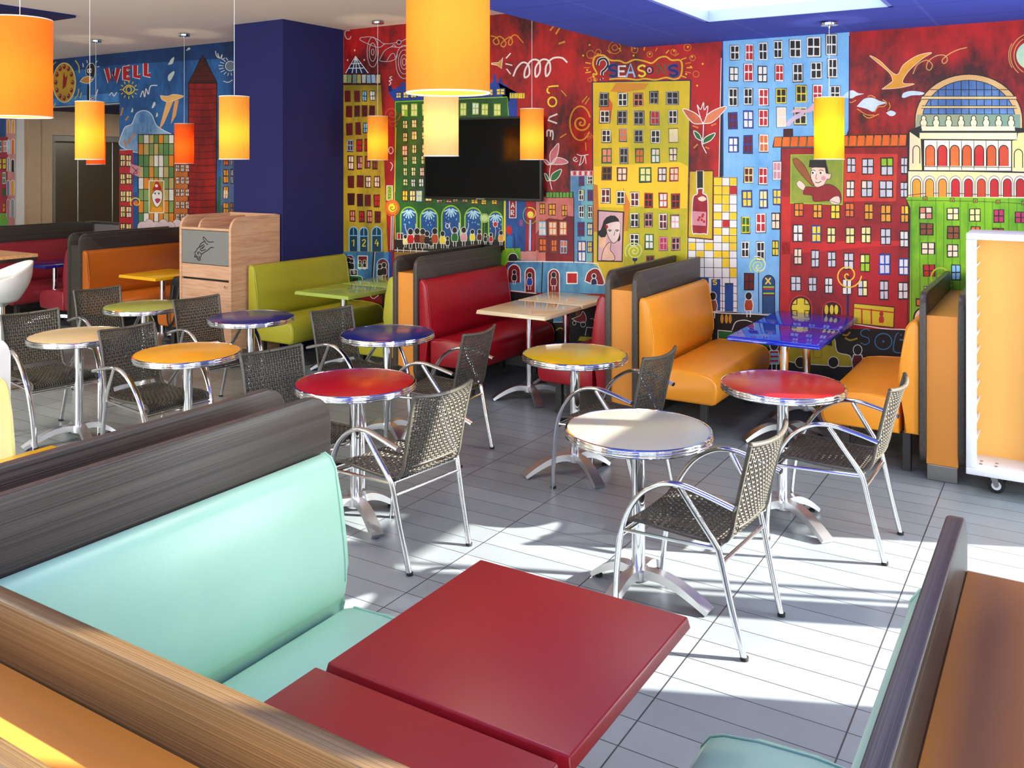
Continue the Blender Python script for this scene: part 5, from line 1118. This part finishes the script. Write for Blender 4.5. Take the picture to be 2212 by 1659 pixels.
rect('w', 1285, 1420, 1558, 1842, 5); rect((190, 150, 40), 1292, 1412, 1566, 1834, 5.4); blob((240, 232, 224), [(1310, 1680), (1350, 1640), (1400, 1660), (1395, 1740), (1355, 1790), (1320, 1740)], 6, 'k', 4); blob('r', [(1315, 1650), (1345, 1575), (1370, 1575), (1395, 1640), (1350, 1640)], 6.4); disc('w', 1352, 1605, 14, 14, 7, 8); blob('m', [(1338, 1725), (1360, 1715), (1385, 1725), (1360, 1755)], 6.6, 'k', 3)
for x in (1340, 1372): disc('k', x, 1672, 6, 9, 7, 8)
poly('O', [(1300, 1834), (1410, 1834), (1395, 1785), (1355, 1800), (1315, 1785)], 6.2)
poly((198, 110, 44), [(1505, 2060), (1625, 2060), (1625, 1410), (1508, 1410)], 3.8)
for j in range(6):
    for i in range(3): win(1518 + i * 42, 1550 + i * 42, 1420 + j * 106, 1485 + j * 106, 'k', 'w', L=4.4)
poly('k', [(1620, 2080), (1870, 2080), (1876, 712), (1752, 470), (1625, 715)], 4); poly((156, 30, 24), [(1627, 2070), (1862, 2070), (1868, 722), (1634, 722)], 4.4, (104, 20, 20)); poly((96, 30, 22), [(1636, 708), (1866, 708), (1752, 484)], 4.4, (60, 20, 18))
for j in range(22): y = 765 + j * 60; line('k', [(1627, y), (1740, y + 8), (1866, y)], 5, 4.8)
for j in range(5): y = 530 + j * 42; line('k', [(1752 - (y - 480) * .48, y), (1752 + (y - 480) * .48, y)], 5, 4.8, False)
for i in range(-4, 5): line('k', [(1752 + i * 6, 500), (1752 + i * 24, 712)], 4, 4.8, False)
poly((40, 96, 40), [(1868, 2060), (1912, 2060), (1912, 1520), (1890, 1530)], 3.8); poly((84, 112, 150), [(1905, 2060), (2025, 2060), (2025, 1330), (1908, 1345)], 4, (60, 84, 124))
wins('''1930 1975 1340 1430 ko;1930 1975 1462 1585 kO;1930 1975 1610 1700 kO;1928 1972 1640 1720 kc;1928 1974 1750 1850 kO;1990 2015 1350 1430 ke;1990 2015 1460 1590 ke;1990 2015 1750 1850 kO''')
for k in range(9): line('N', [(1908, 1780 + k * 14), (1928, 1782 + k * 14)], 6, 4.8, False)
disc((110, 130, 150), 1990, 570, 40, 40, 4); ring('w', 1990, 570, 42, 42, 6, 4.5)
for k in range(9):
    a = PI * (.6 + k * .12); line('w', [(1985 + 55 * math.cos(a), 575 - 55 * math.sin(a)), (1985 + 95 * math.cos(a), 575 - 80 * math.sin(a))], 6, 4, False)
line((220, 216, 200), [(1862, 440), (1870, 480), (1890, 500), (1880, 460), (1900, 505), (1920, 470), (1915, 510), (1945, 500)], 7, 4); line((220, 216, 200), [(1930, 700), (1970, 712), (2010, 690)], 7, 4)
poly((44, 84, 140), [(1148, 2050), (1195, 2050), (1195, 1660), (1148, 1660)], 3.9); spiral('y', 1175, 1750, 50, 1.6, 9, 5); disc('o', 1175, 1752, 18, 22, 5.4, 10)
for x in (1230, 1290, 1350, 1410, 1470, 1530): disc((226, 206, 206), x, 1960 - 20 * ((x // 60) % 2), 42, 46, 6, 14); ring('k', x, 1960 - 20 * ((x // 60) % 2), 42, 46, 5, 5.8, 0, 180)
# strip left of the lobby opening
ORG(0, 250, .1447)
poly((206, 140, 130), [(85, 1640), (215, 1640), (225, 0), (90, 0)], 3.2, (180, 110, 108)); poly((176, 44, 60), [(-60, 1500), (110, 1500), (118, 315), (-60, 320)], 3.6); poly((110, 190, 60), [(-60, 1640), (115, 1640), (105, 1460), (-60, 1460)], 4)
for x0, x1, y0, y1, c in ((105, 148, 60, 260, 'O'), (175, 220, 65, 265, 'O'), (165, 218, 350, 570, 'o'), (110, 140, 360, 570, 'l'), (165, 215, 650, 840, 'k'), (105, 140, 625, 830, 'a'), (160, 215, 960, 1190, 'O'), (105, 135, 965, 1190, 'b'), (160, 215, 1240, 1520, 'a'), (105, 135, 1250, 1510, 'm')): arch(x0, x1, y0, y1, 'w', c, 9, 4)
wins('''42 100 372 540 ws;-20 22 372 545 wk;40 90 630 802 ky;-20 20 630 802 ky;35 85 845 1015 wg;35 80 1090 1200 gg;38 78 1300 1440 kO;30 70 1490 1545 ky''')

mme = bpy.data.meshes.new('mural'); vs, fs = [], []
for pts, a, b_ in MU:
    n0 = len(vs); vs += pts; fs.append(list(range(n0, n0 + len(pts))))
mme.from_pydata(vs, [], fs)
for nm, k in (('col', 1), ('col2', 2)):
    at = mme.color_attributes.new(nm, 'FLOAT_COLOR', 'CORNER'); data = []
    for it in MU: data += list((lin(it[k][0]), lin(it[k][1]), lin(it[k][2]), 1.)) * len(it[0])
    at.data.foreach_set('color', data)
mme.materials.append(M['mural'])
mural = bpy.data.objects.new('mural', mme); C.objects.link(mural); mural.parent = wall_back
mural['label'] = 'hand painted city mural covering the back wall, red sky and colourful houses'
# ------------------------------------------------------------------ light
sun = bpy.data.lights.new('sun', 'SUN'); sun.energy = 26.; sun.angle = math.radians(.6); sun.color = (1, .96, .89)
so = bpy.data.objects.new('sun', sun); C.objects.link(so)
az, el = math.radians(24), math.radians(25.4)
so.rotation_euler = Vector((-math.cos(el) * math.cos(az), -math.cos(el) * math.sin(az), -math.sin(el))).to_track_quat('-Z', 'Y').to_euler()
def daylight(loc, sx, sy, d, e, col=(.93, .985, 1)):  # area lamps added at the openings to strengthen the sky light
    l = bpy.data.lights.new('window_daylight', 'AREA'); l.shape = 'RECTANGLE'; l.size = sx; l.size_y = sy; l.energy = e; l.color = col
    o = bpy.data.objects.new('window_daylight', l); C.objects.link(o); o.location = loc
    o.rotation_euler = Vector(d).to_track_quat('-Z', 'Z').to_euler()
daylight((XW + .3, 5.12, 1.5), 1.6, 2.8, (-1, 0, 0), 260)
daylight((XW + .3, -.65, 1.5), 3.8, 2.7, (-1, .25, 0), 470)
for xx, e in ((-1.7, 170), (-6.7, 330)): daylight((xx, -3.4, 1.5), 3.8, 2.7, (0, 1, 0), e)  # fill lamps behind the added front openings
def fill_lamp(loc, size, e, colr=(1, .9, .78)):  # lamps added under the ceilings as fill, without any fitting
    l = bpy.data.lights.new('added_fill', 'AREA'); l.shape = 'DISK'; l.size = size; l.energy = e; l.color = colr
    o = bpy.data.objects.new('added_fill', l); C.objects.link(o); o.location = loc; return o
fill_lamp((-11.8, 9.0, LZ - .02), .5, 17)  # added to brighten the lift doors
for x, y in ((-6.5, 1.5), (-9.5, 2.5)): fill_lamp((x, y, 3.35), .6, 110)  # added fill for the left side of the room
w = bpy.data.worlds.new('World'); bpy.context.scene.world = w; w.use_nodes = True
bg = w.node_tree.nodes['Background']; bg.inputs[0].default_value = (.90, .95, 1, 1); bg.inputs[1].default_value = 1.6
# ------------------------------------------------------------------ camera
cam = bpy.data.cameras.new('camera'); co = bpy.data.objects.new('camera', cam); C.objects.link(co)
cam.sensor_width = 36; cam.sensor_fit = 'HORIZONTAL'; cam.lens = FPX / 2212 * 36
cam.shift_y = -(829.5 - HY) / 2212; cam.clip_start = .05; cam.clip_end = 100
co.location = (0, 0, CAMH); co.rotation_euler = (PI / 2, 0, ALPHA)
sc = bpy.context.scene; sc.camera = co
sc.view_settings.view_transform = 'Standard'; sc.view_settings.look = 'None'; sc.view_settings.exposure = 0.; sc.view_settings.gamma = 1
sc.view_settings.use_curve_mapping = False
sc.cycles.use_denoising = True; sc.cycles.max_bounces = 10; sc.cycles.diffuse_bounces = 5; sc.cycles.glossy_bounces = 5; sc.cycles.transmission_bounces = 5
sc.cycles.sample_clamp_indirect = 6.; sc.cycles.caustics_reflective = False; sc.cycles.caustics_refractive = False
